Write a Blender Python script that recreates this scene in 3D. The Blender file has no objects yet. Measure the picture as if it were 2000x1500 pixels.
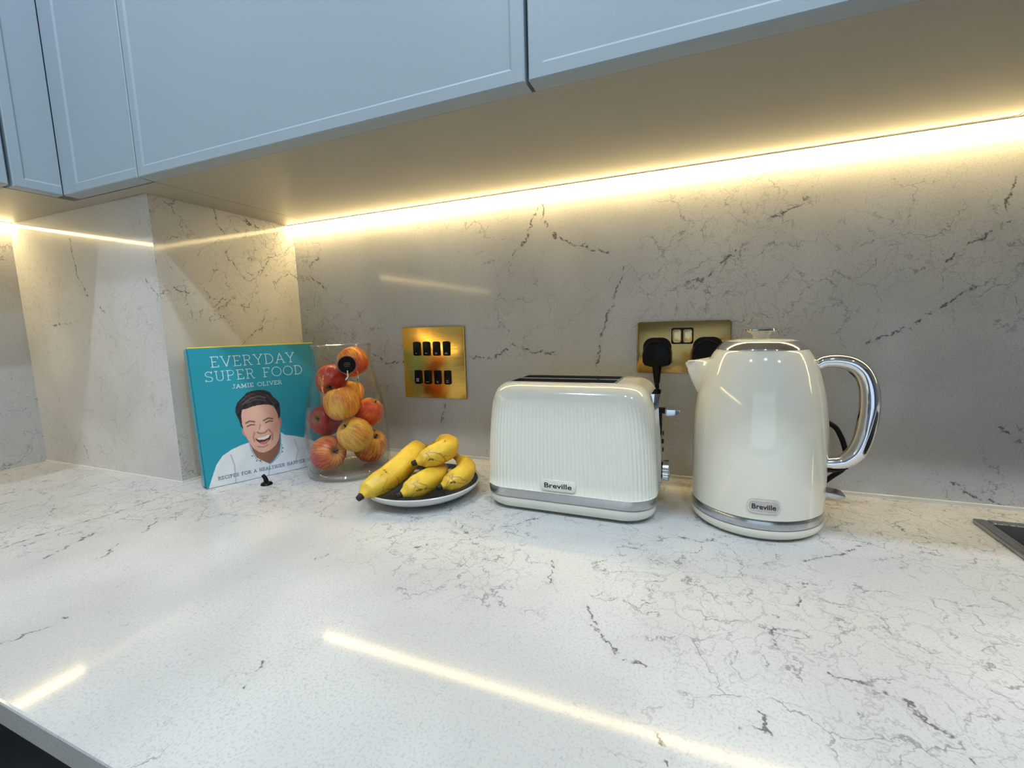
import bpy, bmesh, math, random
import numpy as np
from mathutils import Vector, Matrix

random.seed(7)
S = bpy.context.scene
COL = S.collection
PI = math.pi

# ------------------------------------------------------------------ camera
cam_d = bpy.data.cameras.new('camera'); cam = bpy.data.objects.new('camera', cam_d); COL.objects.link(cam)
cam_d.sensor_fit = 'HORIZONTAL'; cam_d.sensor_width = 36.0
cam_d.lens = 880.79 / 2000 * 36.0
cam_d.clip_start = 0.02
cam.location = (0.3000, -0.8056, 0.2682)
cam.rotation_euler = (1.4437, 0.0273, 0.3886)
S.camera = cam

# ------------------------------------------------------------------ world, lights, exposure
S.view_settings.view_transform = 'Standard'
S.view_settings.look = 'None'
S.view_settings.gamma = 1.0
S.view_settings.use_curve_mapping = False
S.view_settings.exposure = 0.0
try:
    S.cycles.use_denoising = True
    S.cycles.use_adaptive_sampling = True
    S.cycles.adaptive_threshold = 0.03
    S.cycles.max_bounces = 7
    S.cycles.diffuse_bounces = 4
    S.cycles.glossy_bounces = 5
    S.cycles.caustics_reflective = False
    S.cycles.caustics_refractive = False
    S.cycles.transparent_max_bounces = 16
    S.cycles.sample_clamp_indirect = 6.0
except Exception:
    pass
W = bpy.data.worlds.new('world'); S.world = W; W.use_nodes = True
W.node_tree.nodes['Background'].inputs[0].default_value = (0.62, 0.80, 1.0, 1)
W.node_tree.nodes['Background'].inputs[1].default_value = 0.5

LED_COL = (1.0, 0.75, 0.34)
LED_STRENGTH = 33.0
DOWN_COL = (0.75, 0.885, 1.0)
DOWN_W = 5.9
DAY_COL = (0.62, 0.82, 1.0)
DAY_W = 7.5

ROOM = dict(x0=-1.0313, x1=3.2, y0=-3.4, y1=0.0, z0=-0.91, z1=1.62)

def area_light(name, loc, rot, sx, sy, power, col, shape='RECTANGLE'):
    d = bpy.data.lights.new(name, 'AREA'); d.shape = shape; d.size = sx
    if shape == 'RECTANGLE': d.size_y = sy
    d.energy = power; d.color = col
    o = bpy.data.objects.new(name, d); COL.objects.link(o); o.location = loc; o.rotation_euler = rot
    return o
# daylight coming in through the window in the wall behind the camera
area_light('window_daylight', (0.6, -3.36, 0.35), (PI/2, 0, 0), 2.3, 1.7, DAY_W, DAY_COL)

# ------------------------------------------------------------------ helpers
def tag(o, label=None, cat=None, group=None, kind=None):
    if label: o['label'] = label
    if cat: o['category'] = cat
    if group: o['group'] = group
    if kind: o['kind'] = kind
    return o

def empty(name, loc=(0, 0, 0), rz=0.0):
    o = bpy.data.objects.new(name, None); COL.objects.link(o)
    o.location = loc; o.rotation_euler = (0, 0, rz); o.empty_display_size = 0.02
    return o

def mk(name, verts, faces, mat, parent=None, smooth=False):
    me = bpy.data.meshes.new(name)
    me.from_pydata([tuple(v) for v in verts], [], [tuple(f) for f in faces])
    me.validate(); me.update()
    return link(name, me, mat, parent, smooth)

def link(name, me, mat, parent=None, smooth=False):
    if mat is not None and not me.materials: me.materials.append(mat)
    if smooth:
        for p in me.polygons: p.use_smooth = True
    o = bpy.data.objects.new(name, me); COL.objects.link(o)
    if parent is not None: o.parent = parent
    return o

def bm_obj(name, bm, mat, parent=None, smooth=False):
    bmesh.ops.recalc_face_normals(bm, faces=bm.faces)
    me = bpy.data.meshes.new(name); bm.to_mesh(me); bm.free()
    return link(name, me, mat, parent, smooth)

def bm_box(bm, a, b, bevel=0.0, seg=2):
    x0, y0, z0 = a; x1, y1, z1 = b
    vs = [bm.verts.new(v) for v in [(x0,y0,z0),(x1,y0,z0),(x1,y1,z0),(x0,y1,z0),(x0,y0,z1),(x1,y0,z1),(x1,y1,z1),(x0,y1,z1)]]
    fs = [bm.faces.new([vs[i] for i in f]) for f in [(3,2,1,0),(4,5,6,7),(0,1,5,4),(1,2,6,5),(2,3,7,6),(3,0,4,7)]]
    if bevel > 0:
        es = list({e for f in fs for e in f.edges})
        bmesh.ops.bevel(bm, geom=es, offset=bevel, segments=seg, profile=0.5, affect='EDGES')

def box(name, a, b, mat, parent=None, bevel=0.0, seg=2, smooth=False):
    bm = bmesh.new(); bm_box(bm, a, b, bevel, seg)
    return bm_obj(name, bm, mat, parent, smooth)

def smooth_angle(o, ang=35):
    me = o.data
    for p in me.polygons: p.use_smooth = True
    bm = bmesh.new(); bm.from_mesh(me)
    for e in bm.edges:
        if len(e.link_faces) == 2 and e.calc_face_angle(0) > math.radians(ang): e.smooth = False
    bm.to_mesh(me); bm.free()
    return o

def lathe(name, prof, mat, parent=None, n=64, loc=(0, 0, 0), closed=False, ang=40):
    verts = []; faces = []; rows = []
    for r, z in prof:
        if r < 1e-6:
            rows.append([len(verts)]); verts.append((loc[0], loc[1], loc[2] + z))
        else:
            st = len(verts); rows.append(list(range(st, st + n)))
            for i in range(n):
                a = 2*PI*i/n; verts.append((loc[0] + r*math.cos(a), loc[1] + r*math.sin(a), loc[2] + z))
    pairs = list(zip(rows[:-1], rows[1:]))
    if closed: pairs.append((rows[-1], rows[0]))
    for A, B in pairs:
        for i in range(n):
            j = (i + 1) % n
            if len(A) == 1 and len(B) == 1: continue
            if len(A) == 1: faces.append((A[0], B[j], B[i]))
            elif len(B) == 1: faces.append((A[i], A[j], B[0]))
            else: faces.append((A[i], A[j], B[j], B[i]))
    o = mk(name, verts, faces, mat, parent)
    bm = bmesh.new(); bm.from_mesh(o.data); bmesh.ops.recalc_face_normals(bm, faces=bm.faces); bm.to_mesh(o.data); bm.free()
    return smooth_angle(o, ang)

def catmull(pts, m=8):
    P = [Vector(p) for p in pts]; P = [P[0]*2 - P[1]] + P + [P[-1]*2 - P[-2]]
    out = []
    for i in range(1, len(P) - 2):
        for k in range(m):
            t = k/m; a, b, c, d = P[i-1], P[i], P[i+1], P[i+2]
            out.append(0.5*((2*b) + (c - a)*t + (2*a - 5*b + 4*c - d)*t*t + (3*b - a - 3*c + d)*t**3))
    out.append(P[-2]); return out

def tube(name, pts, rad, mat, parent=None, n=16, m=8, flat=(1, 1), ref=(0, 1, 0), caps=True, shape=None):
    C = catmull(pts, m); N = len(C)
    R = rad if callable(rad) else (lambda t: rad)
    verts = []; faces = []
    up = Vector(ref)
    for i, c in enumerate(C):
        t = (C[min(i+1, N-1)] - C[max(i-1, 0)]).normalized()
        u = (up - t*up.dot(t))
        if u.length < 1e-4: u = Vector((1, 0, 0)) - t*t.x
        u.normalize(); w = t.cross(u); up = u
        r = R(i/(N-1))
        for k in range(n):
            a = 2*PI*k/n; s = shape(a) if shape else 1.0
            verts.append(c + u*(r*s*math.cos(a)*flat[0]) + w*(r*s*math.sin(a)*flat[1]))
    for i in range(N-1):
        for k in range(n):
            j = (k+1) % n
            faces.append((i*n+k, i*n+j, (i+1)*n+j, (i+1)*n+k))
    if caps:
        faces.append(tuple(range(n-1, -1, -1))); faces.append(tuple((N-1)*n + k for k in range(n)))
    o = mk(name, verts, faces, mat, parent)
    return smooth_angle(o, 50)

def prism(name, poly, z0, z1, mat, parent=None, bevel=0.0):
    bm = bmesh.new()
    a = [bm.verts.new((x, y, z0)) for x, y in poly]; b = [bm.verts.new((x, y, z1)) for x, y in poly]
    n = len(poly)
    bm.faces.new(a[::-1]); bm.faces.new(b)
    for i in range(n): bm.faces.new((a[i], a[(i+1) % n], b[(i+1) % n], b[i]))
    if bevel: bmesh.ops.bevel(bm, geom=list(bm.edges), offset=bevel, segments=2, profile=0.5, affect='EDGES')
    return bm_obj(name, bm, mat, parent)

def rrect(w, h, r, k=6):
    pts = []
    for cx, cy, a0 in [(w/2-r, h/2-r, 0), (-w/2+r, h/2-r, PI/2), (-w/2+r, -h/2+r, PI), (w/2-r, -h/2+r, 1.5*PI)]:
        for i in range(k+1):
            a = a0 + PI/2*i/k; pts.append((cx + r*math.cos(a), cy + r*math.sin(a)))
    return pts

def wall_plate(name, poly, cx, cz, y0, y1, mat, parent=None, bevel=0.0, front_scale=1.0):
    """outline in x/z, extruded from y0 (wall side) to y1 (room side, more negative)"""
    bm = bmesh.new(); n = len(poly)
    a = [bm.verts.new((cx + x, y0, cz + z)) for x, z in poly]
    b = [bm.verts.new((cx + x*front_scale, y1, cz + z*front_scale)) for x, z in poly]
    bm.faces.new(a); fb = bm.faces.new(b[::-1])
    for i in range(n): bm.faces.new((a[i], b[i], b[(i+1) % n], a[(i+1) % n]))
    if bevel: bmesh.ops.bevel(bm, geom=list(fb.edges), offset=bevel, segments=2, profile=0.5, affect='EDGES')
    o = bm_obj(name, bm, mat, parent)
    return smooth_angle(o, 40)

def text_mesh(name, body, height, mat, parent, offset=0.0, spacing=1.0):
    cu = bpy.data.curves.new(name, 'FONT'); cu.body = body; cu.size = 1.0; cu.offset = offset
    cu.align_x = 'CENTER'; cu.align_y = 'CENTER'; cu.space_character = spacing; cu.resolution_u = 4
    tmp = bpy.data.objects.new(name, cu); COL.objects.link(tmp)
    dg = bpy.context.evaluated_depsgraph_get(); dg.update()
    me = bpy.data.meshes.new_from_object(tmp.evaluated_get(dg)); bpy.data.objects.remove(tmp)
    co = np.array([v.co[:] for v in me.vertices]); mn = co.min(0); mx = co.max(0)
    s = height / (mx[1] - mn[1])
    for v in me.vertices: v.co = ((v.co.x - (mn[0]+mx[0])/2)*s, (v.co.y - (mn[1]+mx[1])/2)*s, 0)
    me.materials.clear()
    return me, (mx[0]-mn[0])*s

# ------------------------------------------------------------------ materials
def lin(c):
    return tuple(((v/255)/12.92 if v/255 <= 0.04045 else ((v/255+0.055)/1.055)**2.4) for v in c)

def pbsdf(name, col, rough=0.5, metal=0.0, spec=0.5, coat=0.0, emit=None, es=0.0):
    m = bpy.data.materials.new(name); m.use_nodes = True; b = m.node_tree.nodes['Principled BSDF']
    b.inputs['Base Color'].default_value = (*col, 1); b.inputs['Roughness'].default_value = rough
    b.inputs['Metallic'].default_value = metal; b.inputs['Specular IOR Level'].default_value = spec
    b.inputs['Coat Weight'].default_value = coat; b.inputs['Coat Roughness'].default_value = 0.05
    if emit:
        b.inputs['Emission Color'].default_value = (*emit, 1); b.inputs['Emission Strength'].default_value = es
    return m

class NT:
    def __init__(s, m): s.t = m.node_tree; s.n = s.t.nodes; s.l = s.t.links; s.b = s.n['Principled BSDF']
    def N(s, ty, **kw):
        n = s.n.new(ty)
        for k, v in kw.items(): setattr(n, k, v)
        return n
    def val(s, sock, v):
        if hasattr(v, 'is_output'): s.l.new(v, sock)
        else: sock.default_value = v
    def math(s, op, a, b=0.0, clamp=False):
        n = s.N('ShaderNodeMath', operation=op, use_clamp=clamp); s.val(n.inputs[0], a); s.val(n.inputs[1], b); return n.outputs[0]
    def vm(s, op, a, b=(0, 0, 0), scale=None):
        n = s.N('ShaderNodeVectorMath', operation=op); s.val(n.inputs[0], a)
        if op == 'SCALE': s.val(n.inputs['Scale'], scale)
        else: s.val(n.inputs[1], b)
        return n.outputs['Value'] if op in ('DOT_PRODUCT', 'DISTANCE', 'LENGTH') else n.outputs['Vector']
    def noise(s, vec, scale, detail=3.0, rough=0.5, out='Fac', dim='3D'):
        n = s.N('ShaderNodeTexNoise', noise_dimensions=dim); s.l.new(vec, n.inputs['Vector']); n.inputs['Scale'].default_value = scale
        n.inputs['Detail'].default_value = detail; n.inputs['Roughness'].default_value = rough; return n.outputs[out]
    def vor(s, vec, scale, feature='F1', out='Distance', dim='3D'):
        n = s.N('ShaderNodeTexVoronoi', feature=feature, voronoi_dimensions=dim); s.l.new(vec, n.inputs['Vector']); n.inputs['Scale'].default_value = scale; return n.outputs[out]
    def ramp(s, v, a, b, lo=0.0, hi=1.0):
        n = s.N('ShaderNodeMapRange', interpolation_type='SMOOTHSTEP'); s.val(n.inputs[0], v)
        n.inputs[1].default_value = a; n.inputs[2].default_value = b; n.inputs[3].default_value = lo; n.inputs[4].default_value = hi; return n.outputs[0]
    def mix(s, f, a, b):
        n = s.N('ShaderNodeMix', data_type='RGBA'); s.val(n.inputs[0], f)
        s.val(n.inputs[6], a if hasattr(a, 'is_output') else (*a, 1)); s.val(n.inputs[7], b if hasattr(b, 'is_output') else (*b, 1)); return n.outputs[2]
    def coord(s, out='Object'): return s.N('ShaderNodeTexCoord').outputs[out]
    def bump(s, h, strength=0.1, dist=0.001):
        n = s.N('ShaderNodeBump'); s.val(n.inputs['Height'], h); n.inputs['Strength'].default_value = strength; n.inputs['Distance'].default_value = dist
        s.l.new(n.outputs[0], s.b.inputs['Normal'])

def quartz(name, veins, plane, fine=1.0, seed=0.0, rough=0.075, vw=1.0, zone=None, spec=0.24):
    """white engineered stone: speckle, fine crackle veining, and the slab's own dark broken veins (polylines).
    The slab is flat, so everything is worked out in the two coordinates of its face."""
    m = pbsdf(name, (0.7, 0.7, 0.68), rough, spec=spec); g = NT(m)
    sp_ = g.N('ShaderNodeSeparateXYZ'); g.l.new(g.coord('Object'), sp_.inputs[0]); cb = g.N('ShaderNodeCombineXYZ')
    ax = {'xz': (0, 2), 'xy': (0, 1), 'yz': (1, 2)}[plane]
    g.l.new(sp_.outputs[ax[0]], cb.inputs[0])
    g.l.new(g.math('SUBTRACT', sp_.outputs[1], sp_.outputs[2]) if plane == 'xy' else sp_.outputs[ax[1]], cb.inputs[1])
    P = cb.outputs[0]
    Q = g.vm('ADD', P, (seed, seed*1.7, 0))
    nz = lambda v, sc, d=2.0, r=0.5, out='Fac': g.noise(v, sc, d, r, out, '2D')
    vo = lambda v, sc, ft='F1': g.vor(v, sc, ft, 'Distance', '2D')
    cloud = nz(Q, 5.0, 2)
    base = g.mix(g.ramp(cloud, 0.33, 0.68), (0.53, 0.53, 0.527), (0.62, 0.62, 0.615))
    sp = nz(Q, 430.0, 1, 0.6)
    base = g.mix(g.ramp(sp, 0.50, 0.72, 0, 0.36), base, (0.38, 0.38, 0.39))
    warp = g.vm('SCALE', g.vm('SUBTRACT', nz(Q, 16.0, 5, 0.62, 'Color'), (0.5, 0.5, 0.5)), scale=0.085)
    PW = g.vm('ADD', Q, warp)
    ds = vo(g.vm('ADD', PW, (3.1, 1.2, 0)), 165.0)
    mid = nz(Q, 34.0, 2, 0.6)
    dsm = g.math('MULTIPLY', g.ramp(ds, 0.20, 0.07), g.ramp(mid, 0.47, 0.60))
    base = g.mix(g.math('MULTIPLY', dsm, 0.34), base, (0.28, 0.28, 0.29))
    reg = nz(Q, 3.4, 2)
    if zone: reg = g.math('ADD', reg, g.ramp(sp_.outputs[zone[0]], zone[1], zone[2], zone[3], zone[4]))
    brk = g.ramp(mid, 0.40, 0.58)
    e1 = vo(PW, 19.0, 'DISTANCE_TO_EDGE')
    f1 = g.math('MULTIPLY', g.math('MULTIPLY', g.ramp(e1, 0.034, 0.003), g.ramp(reg, 0.40, 0.54)), brk)
    base = g.mix(g.math('MULTIPLY', f1, min(0.78*fine, 0.95)), base, (0.17, 0.17, 0.18))
    e2 = vo(g.vm('ADD', PW, (7.0, 2.0, 0)), 41.0, 'DISTANCE_TO_EDGE')
    f2 = g.math('MULTIPLY', g.ramp(e2, 0.06, 0.004), g.ramp(reg, 0.47, 0.60))
    base = g.mix(g.math('MULTIPLY', f2, 0.48*fine), base, (0.25, 0.25, 0.26))
    if veins:
        wv = g.vm('SCALE', g.vm('SUBTRACT', nz(Q, 62.0, 3, 0.68, 'Color'), (0.5, 0.5, 0.5)), scale=0.020)
        V = g.vm('ADD', P, g.vm('MULTIPLY', wv, (1, 1, 0)))
        dist = None
        for line in veins:
            for a, b in zip(line[:-1], line[1:]):
                a3 = Vector((a[0], a[1], 0)); b3 = Vector((b[0], b[1], 0)); ba = b3 - a3; L2 = max(ba.length_squared, 1e-8)
                pa = g.vm('SUBTRACT', V, tuple(a3))
                h = g.math('ADD', g.vm('DOT_PRODUCT', pa, tuple(ba/L2)), 0.0, clamp=True)
                pr = g.vm('SCALE', tuple(ba), scale=h)
                d = g.vm('DISTANCE', pa, pr)
                dist = d if dist is None else g.math('MINIMUM', dist, d)
        core = g.ramp(dist, 0.0017*vw, 0.0004*vw)
        halo = g.ramp(dist, 0.010, 0.0)
        bk = g.ramp(nz(Q, 80.0, 2, 0.65), 0.40, 0.58)
        base = g.mix(g.math('MULTIPLY', halo, 0.08), base, (0.30, 0.30, 0.30))
        base = g.mix(g.math('MULTIPLY', g.math('MULTIPLY', core, bk), 0.80), base, (0.07, 0.068, 0.066))
    g.l.new(base, g.b.inputs['Base Color'])
    return m

def painted(name, col, rough=0.35):
    m = pbsdf(name, col, rough); g = NT(m); P = g.coord('Object')
    n = g.noise(P, 420.0, 2)
    g.bump(n, 0.05, 0.0004)
    c = g.mix(g.ramp(g.noise(P, 3.0, 2), 0.3, 0.7, 0, 0.35), col, tuple(v*0.95 for v in col)); g.l.new(c, g.b.inputs['Base Color'])
    return m

def brushed(name, col, rough, scale=(6, 900, 900), amt=0.25):
    m = pbsdf(name, col, rough, 1.0); g = NT(m); P = g.coord('Object')
    n = g.noise(g.vm('MULTIPLY', P, scale), 1.0, 3)
    r = g.ramp(n, 0.3, 0.7, rough*(1-amt), rough*(1+amt)); g.l.new(r, g.b.inputs['Roughness'])
    return m

WALLV = [[(0.027,0.485),(0.016,0.459),(0.005,0.428),(-0.037,0.389)],[(0.036,0.488),(0.038,0.452),(0.059,0.423),(0.101,0.406),(0.155,0.390)],
 [(0.180,0.365),(0.168,0.331),(0.155,0.288),(0.139,0.244),(0.132,0.189)],[(0.352,0.378),(0.325,0.354),(0.307,0.335),(0.276,0.332)],
 [(0.451,0.458),(0.433,0.435),(0.394,0.417),(0.374,0.414)],[(0.668,0.387),(0.645,0.367),(0.625,0.352),(0.608,0.339)],[(0.671,0.440),(0.665,0.400)],
 [(-0.126,0.209),(-0.070,0.207),(-0.031,0.234),(0.000,0.221),(0.056,0.216)],[(-0.361,0.218),(-0.329,0.193),(-0.281,0.201)],[(-0.182,0.123),(-0.196,0.071)],
 [(0.642,0.304),(0.599,0.272),(0.575,0.251),(0.526,0.230)],[(0.678,0.121),(0.703,0.094)],[(0.641,0.033),(0.662,0.013),(0.692,0.006)],[(-0.493,0.437),(-0.526,0.417),(-0.525,0.394),(-0.490,0.369)]]
CNTV = [[(0.206,-0.406),(0.222,-0.436),(0.237,-0.455),(0.256,-0.469),(0.270,-0.470)],[(0.282,-0.528),(0.287,-0.537),(0.289,-0.546)],
 [(0.399,-0.426),(0.417,-0.432),(0.439,-0.437),(0.445,-0.451),(0.456,-0.463),(0.461,-0.482)],[(-0.003,-0.283),(0.046,-0.332),(0.075,-0.340)],[(0.107,-0.219),(0.092,-0.242),(0.066,-0.280)],
 [(0.151,-0.339),(0.159,-0.359),(0.160,-0.380)],[(0.352,-0.194),(0.310,-0.235),(0.274,-0.229)],[(0.496,-0.173),(0.462,-0.211),(0.415,-0.246)],[(0.406,-0.298),(0.393,-0.340)],
 [(0.371,-0.366),(0.367,-0.390),(0.368,-0.408)],[(-0.021,-0.367),(0.002,-0.345)],[(-0.023,-0.571),(-0.014,-0.598)],[(0.330,-0.505),(0.349,-0.498),(0.344,-0.483)],
 [(0.540,-0.107),(0.546,-0.135),(0.586,-0.145)],[(-0.532,-0.548),(-0.534,-0.499),(-0.524,-0.422),(-0.530,-0.345)],[(-0.439,-0.543),(-0.469,-0.477)],[(-0.370,-0.519),(-0.397,-0.483)],
 [(-0.402,-0.454),(-0.435,-0.416)],[(-0.115,-0.426),(-0.110,-0.414)],[(-0.269,-0.640),(-0.264,-0.621),(-0.261,-0.597)]]
PAV = [[(-0.816,0.454),(-0.815,0.425),(-0.810,0.391),(-0.783,0.346)],[(-0.750,0.326),(-0.736,0.314)],[(-0.920,0.296),(-0.853,0.298)],[(-0.599,0.368),(-0.572,0.338)],[(-0.873,0.047),(-0.863,0.015)]]
PBV = [[(-0.278,0.355),(-0.262,0.348),(-0.235,0.346)],[(-0.156,0.345),(-0.193,0.321),(-0.216,0.296)],[(-0.072,0.429),(-0.095,0.394)],[(-0.287,0.526),(-0.281,0.511)],
 [(-0.107,0.280),(-0.140,0.259),(-0.153,0.247)],[(-0.187,0.515),(-0.181,0.478),(-0.167,0.461)],[(-0.119,0.500),(-0.098,0.478)],[(-0.090,0.324),(-0.109,0.269)]]

M = {}
M['q_wall'] = quartz('quartz_back_wall', WALLV, 'xz', 0.75, 0.37, vw=1.45)
M['q_cnt'] = quartz('quartz_worktop', CNTV, 'xy', 0.85, 2.11, rough=0.07, vw=1.15, zone=(1, -0.56, -0.30, -0.07, 0.13), spec=0.16)
M['q_pa'] = quartz('quartz_pillar_front', PAV, 'xz', 0.35, 5.3)
M['q_pb'] = quartz('quartz_pillar_side', PBV, 'yz', 1.3, 1.0)
M['q_left'] = quartz('quartz_left_wall', [], 'yz', 0.9, 8.2)
M['door'] = painted('pale_blue_grey_paint', lin((160, 173, 182)), 0.42)
M['carcass'] = painted('carcass_grey_paint', lin((170, 163, 148)), 0.30)
M['dark_cab'] = painted('near_black_cabinet_paint', (0.012, 0.014, 0.018), 0.35)
M['ceil'] = painted('white_ceiling_paint', (0.82, 0.82, 0.81), 0.7)
M['wallp'] = painted('darkened_grey_wall_paint', (0.30, 0.32, 0.35), 0.6)  # unseen room walls, toned down to grey for darker reflections in the chrome
M['alu'] = brushed('aluminium', (0.45, 0.43, 0.38), 0.35)
M['steel'] = brushed('hob_steel', (0.42, 0.42, 0.42), 0.3, (900, 6, 900))
M['chrome'] = pbsdf('chrome', (0.80, 0.80, 0.82), 0.06, 1.0)
M['satin'] = brushed('satin_chrome_band', (0.55, 0.56, 0.58), 0.22, (900, 900, 6))
M['brass'] = brushed('brushed_brass', (0.72, 0.44, 0.10), 0.20, (5, 5, 700), 0.35)
M['brass2'] = brushed('antique_brass', (0.40, 0.265, 0.095), 0.20, (5, 5, 1100), 0.15)
M['brass_sw'] = pbsdf('brass_switch', (0.62, 0.46, 0.22), 0.22, 1.0)
M['black'] = pbsdf('black_plastic', (0.0025, 0.0025, 0.003), 0.35, 0.0, 0.18)
M['blackg'] = pbsdf('black_glass', (0.006, 0.006, 0.007), 0.05)
M['cord'] = pbsdf('black_rubber_cord', (0.003, 0.003, 0.003), 0.45, 0.0, 0.2)
M['cream'] = pbsdf('cream_enamel', (0.76, 0.735, 0.635), 0.09, 0.0, 0.5, 0.6)
M['cream_t'] = pbsdf('cream_enamel_toaster', (0.74, 0.73, 0.65), 0.12, 0.0, 0.5, 0.6)
M['well'] = pbsdf('toaster_slot_metal', (0.16, 0.15, 0.14), 0.35, 1.0)
M['ink'] = pbsdf('black_print', (0.012, 0.012, 0.014), 0.4)
M['badge'] = pbsdf('badge_grey', (0.55, 0.53, 0.52), 0.25, 0.6)
M['white_mark'] = pbsdf('switch_marking_grey', (0.42, 0.44, 0.46), 0.5)
M['silicone'] = pbsdf('white_sealant', (0.72, 0.70, 0.68), 0.4)
M['led'] = pbsdf('led_diffuser', (0.9, 0.85, 0.7), 0.5, emit=LED_COL, es=LED_STRENGTH)
M['down'] = pbsdf('downlight_lens', (0.9, 0.9, 0.9), 0.5, emit=DOWN_COL, es=30.0)
M['floor'] = pbsdf('grey_floor', (0.30, 0.28, 0.26), 0.4)
_g = NT(M['floor']); _p = _g.coord('Object'); _g.l.new(_g.mix(_g.noise(_g.vm('MULTIPLY', _p, (1, 9, 1)), 4.0, 4), (0.13, 0.11, 0.09), (0.22, 0.19, 0.16)), _g.b.inputs['Base Color'])

H = 0.5076          # underside of the wall cabinets above the worktop
XC, XL, PD = -0.5670, -1.0313, -0.2996
YD = -0.3540        # front of the wall cabinet doors
R = ROOM

# ------------------------------------------------------------------ setting
def struct(o): o['kind'] = 'structure'; return o
struct(box('wall_back', (XC, 0, R['z0']), (R['x1'], 0.1, R['z1']), M['q_wall']))
o = struct(box('wall_left', (XL-0.1, R['y0'], R['z0']), (XL, PD, R['z1']), M['q_left']))
pl = box('wall_pillar', (XL-0.1, PD, R['z0']), (XC, 0.1, R['z1']), M['q_pa']); struct(pl)
pl.data.materials.append(M['q_pb'])
for p in pl.data.polygons:
    if p.normal.x > 0.9: p.material_index = 1
struct(box('wall_right', (R['x1'], R['y0'], R['z0']), (R['x1']+0.1, 0.1, R['z1']), M['wallp']))
struct(box('floor', (XL-0.1, R['y0']-0.1, R['z0']-0.1), (R['x1']+0.1, 0.1, R['z0']), M['floor']))
struct(box('ceiling', (XL-0.1, R['y0']-0.1, R['z1']), (R['x1']+0.1, 0.1, R['z1']+0.1), M['ceil']))
# wall behind the camera with a window opening
bm = bmesh.new()
wx0, wx1, wz0, wz1 = -0.6, 1.8, -0.55, 1.25
for a, b in [((XL-0.1, R['z0']), (wx0, R['z1'])), ((wx1, R['z0']), (R['x1']+0.1, R['z1'])), ((wx0, R['z0']), (wx1, wz0)), ((wx0, wz1), (wx1, R['z1']))]:
    bm_box(bm, (a[0], R['y0']-0.1, a[1]), (b[0], R['y0'], b[1]))
struct(bm_obj('wall_front', bm, M['wallp']))
win = empty('window_1', (0.6, R['y0']-0.06, wz0)); struct(win)
def wpart(n, a, b): return box(n, (a[0]-0.6, a[1]-(R['y0']-0.06), a[2]-wz0), (b[0]-0.6, b[1]-(R['y0']-0.06), b[2]-wz0), M['dark_cab'], win)
yy0, yy1 = R['y0']-0.08, R['y0']-0.03
wpart('window_frame', (wx0, yy0, wz0), (wx0+0.05, yy1, wz1)); wpart('window_frame', (wx1-0.05, yy0, wz0), (wx1, yy1, wz1))
wpart('window_frame', (wx0+0.05, yy0, wz1-0.05), (wx1-0.05, yy1, wz1)); wpart('window_frame', (wx0+0.05, yy0, wz0), (wx1-0.05, yy1, wz0+0.05))
wpart('mullion', (0.575, yy0, wz0+0.05), (0.625, yy1, wz1-0.05))
# sealant line where the splashback meets the worktop
struct(prism('trim_1', [(XC, 0), (XC, -0.004), (R['x1'], -0.004), (R['x1'], 0)], 0.0, 0.0045, M['silicone']))
struct(prism('trim_2', [(XL, PD), (XL, PD-0.003), (XC+0.003, PD-0.003), (XC+0.003, PD), (XC+0.003, 0), (XC, 0), (XC, PD)], 0.0, 0.003, M['silicone']))

# ceiling downlights (real fittings with their own lamps)
spots = [(-0.25, -0.78), (0.55, -0.78), (-0.25, -1.20), (0.55, -1.20), (1.35, -0.78), (1.35, -1.20)]
names_pos = ['nearest the worktop, over the toaster side', 'nearest the worktop, over the kettle side', 'middle of the room, left one', 'middle of the room, centre one', 'nearest the worktop, over the hob', 'middle of the room, right one']
for (x, y), d in zip(spots, names_pos):
    e = empty('ceiling_downlight', (x, y, R['z1']))
    tag(e, 'round white recessed ceiling downlight ' + d, 'downlight', 'recessed ceiling downlights')
    lathe('bezel', [(0.034, -0.001), (0.045, -0.001), (0.046, -0.004), (0.042, -0.008), (0.034, -0.006)], M['ceil'], e, 32, closed=True)
    lathe('lens', [(0.0, -0.003), (0.034, -0.003), (0.034, -0.002), (0.0, -0.002)], M['down'], e, 24)
    L = area_light('downlight_lamp', (x, y, R['z1']-0.012), (0, 0, 0), 0.07, 0.07, DOWN_W, DOWN_COL, 'DISK')

# ------------------------------------------------------------------ worktop, base units, hob
poly = [(XL, PD), (XC, PD), (XC, 0), (R['x1'], 0), (R['x1'], -0.6718), (-0.38, -0.6718), (-0.38, -2.2), (XL, -2.2)]
o = prism('worktop', [(x, y) for x, y in poly][::-1], -0.02, 0.0, M['q_cnt'])
bmw = bmesh.new(); bmw.from_mesh(o.data)
es = [e for e in bmw.edges if all(v.co.z > -0.001 for v in e.verts) and (all(abs(v.co.y + 0.6718) < 1e-4 for v in e.verts) or all(abs(v.co.x + 0.38) < 1e-4 for v in e.verts))]
bmesh.ops.bevel(bmw, geom=es, offset=0.002, segments=2, profile=0.5, affect='EDGES'); bmw.to_mesh(o.data); bmw.free()
tag(o, 'white veined quartz worktop running along both walls', 'worktop')

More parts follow.
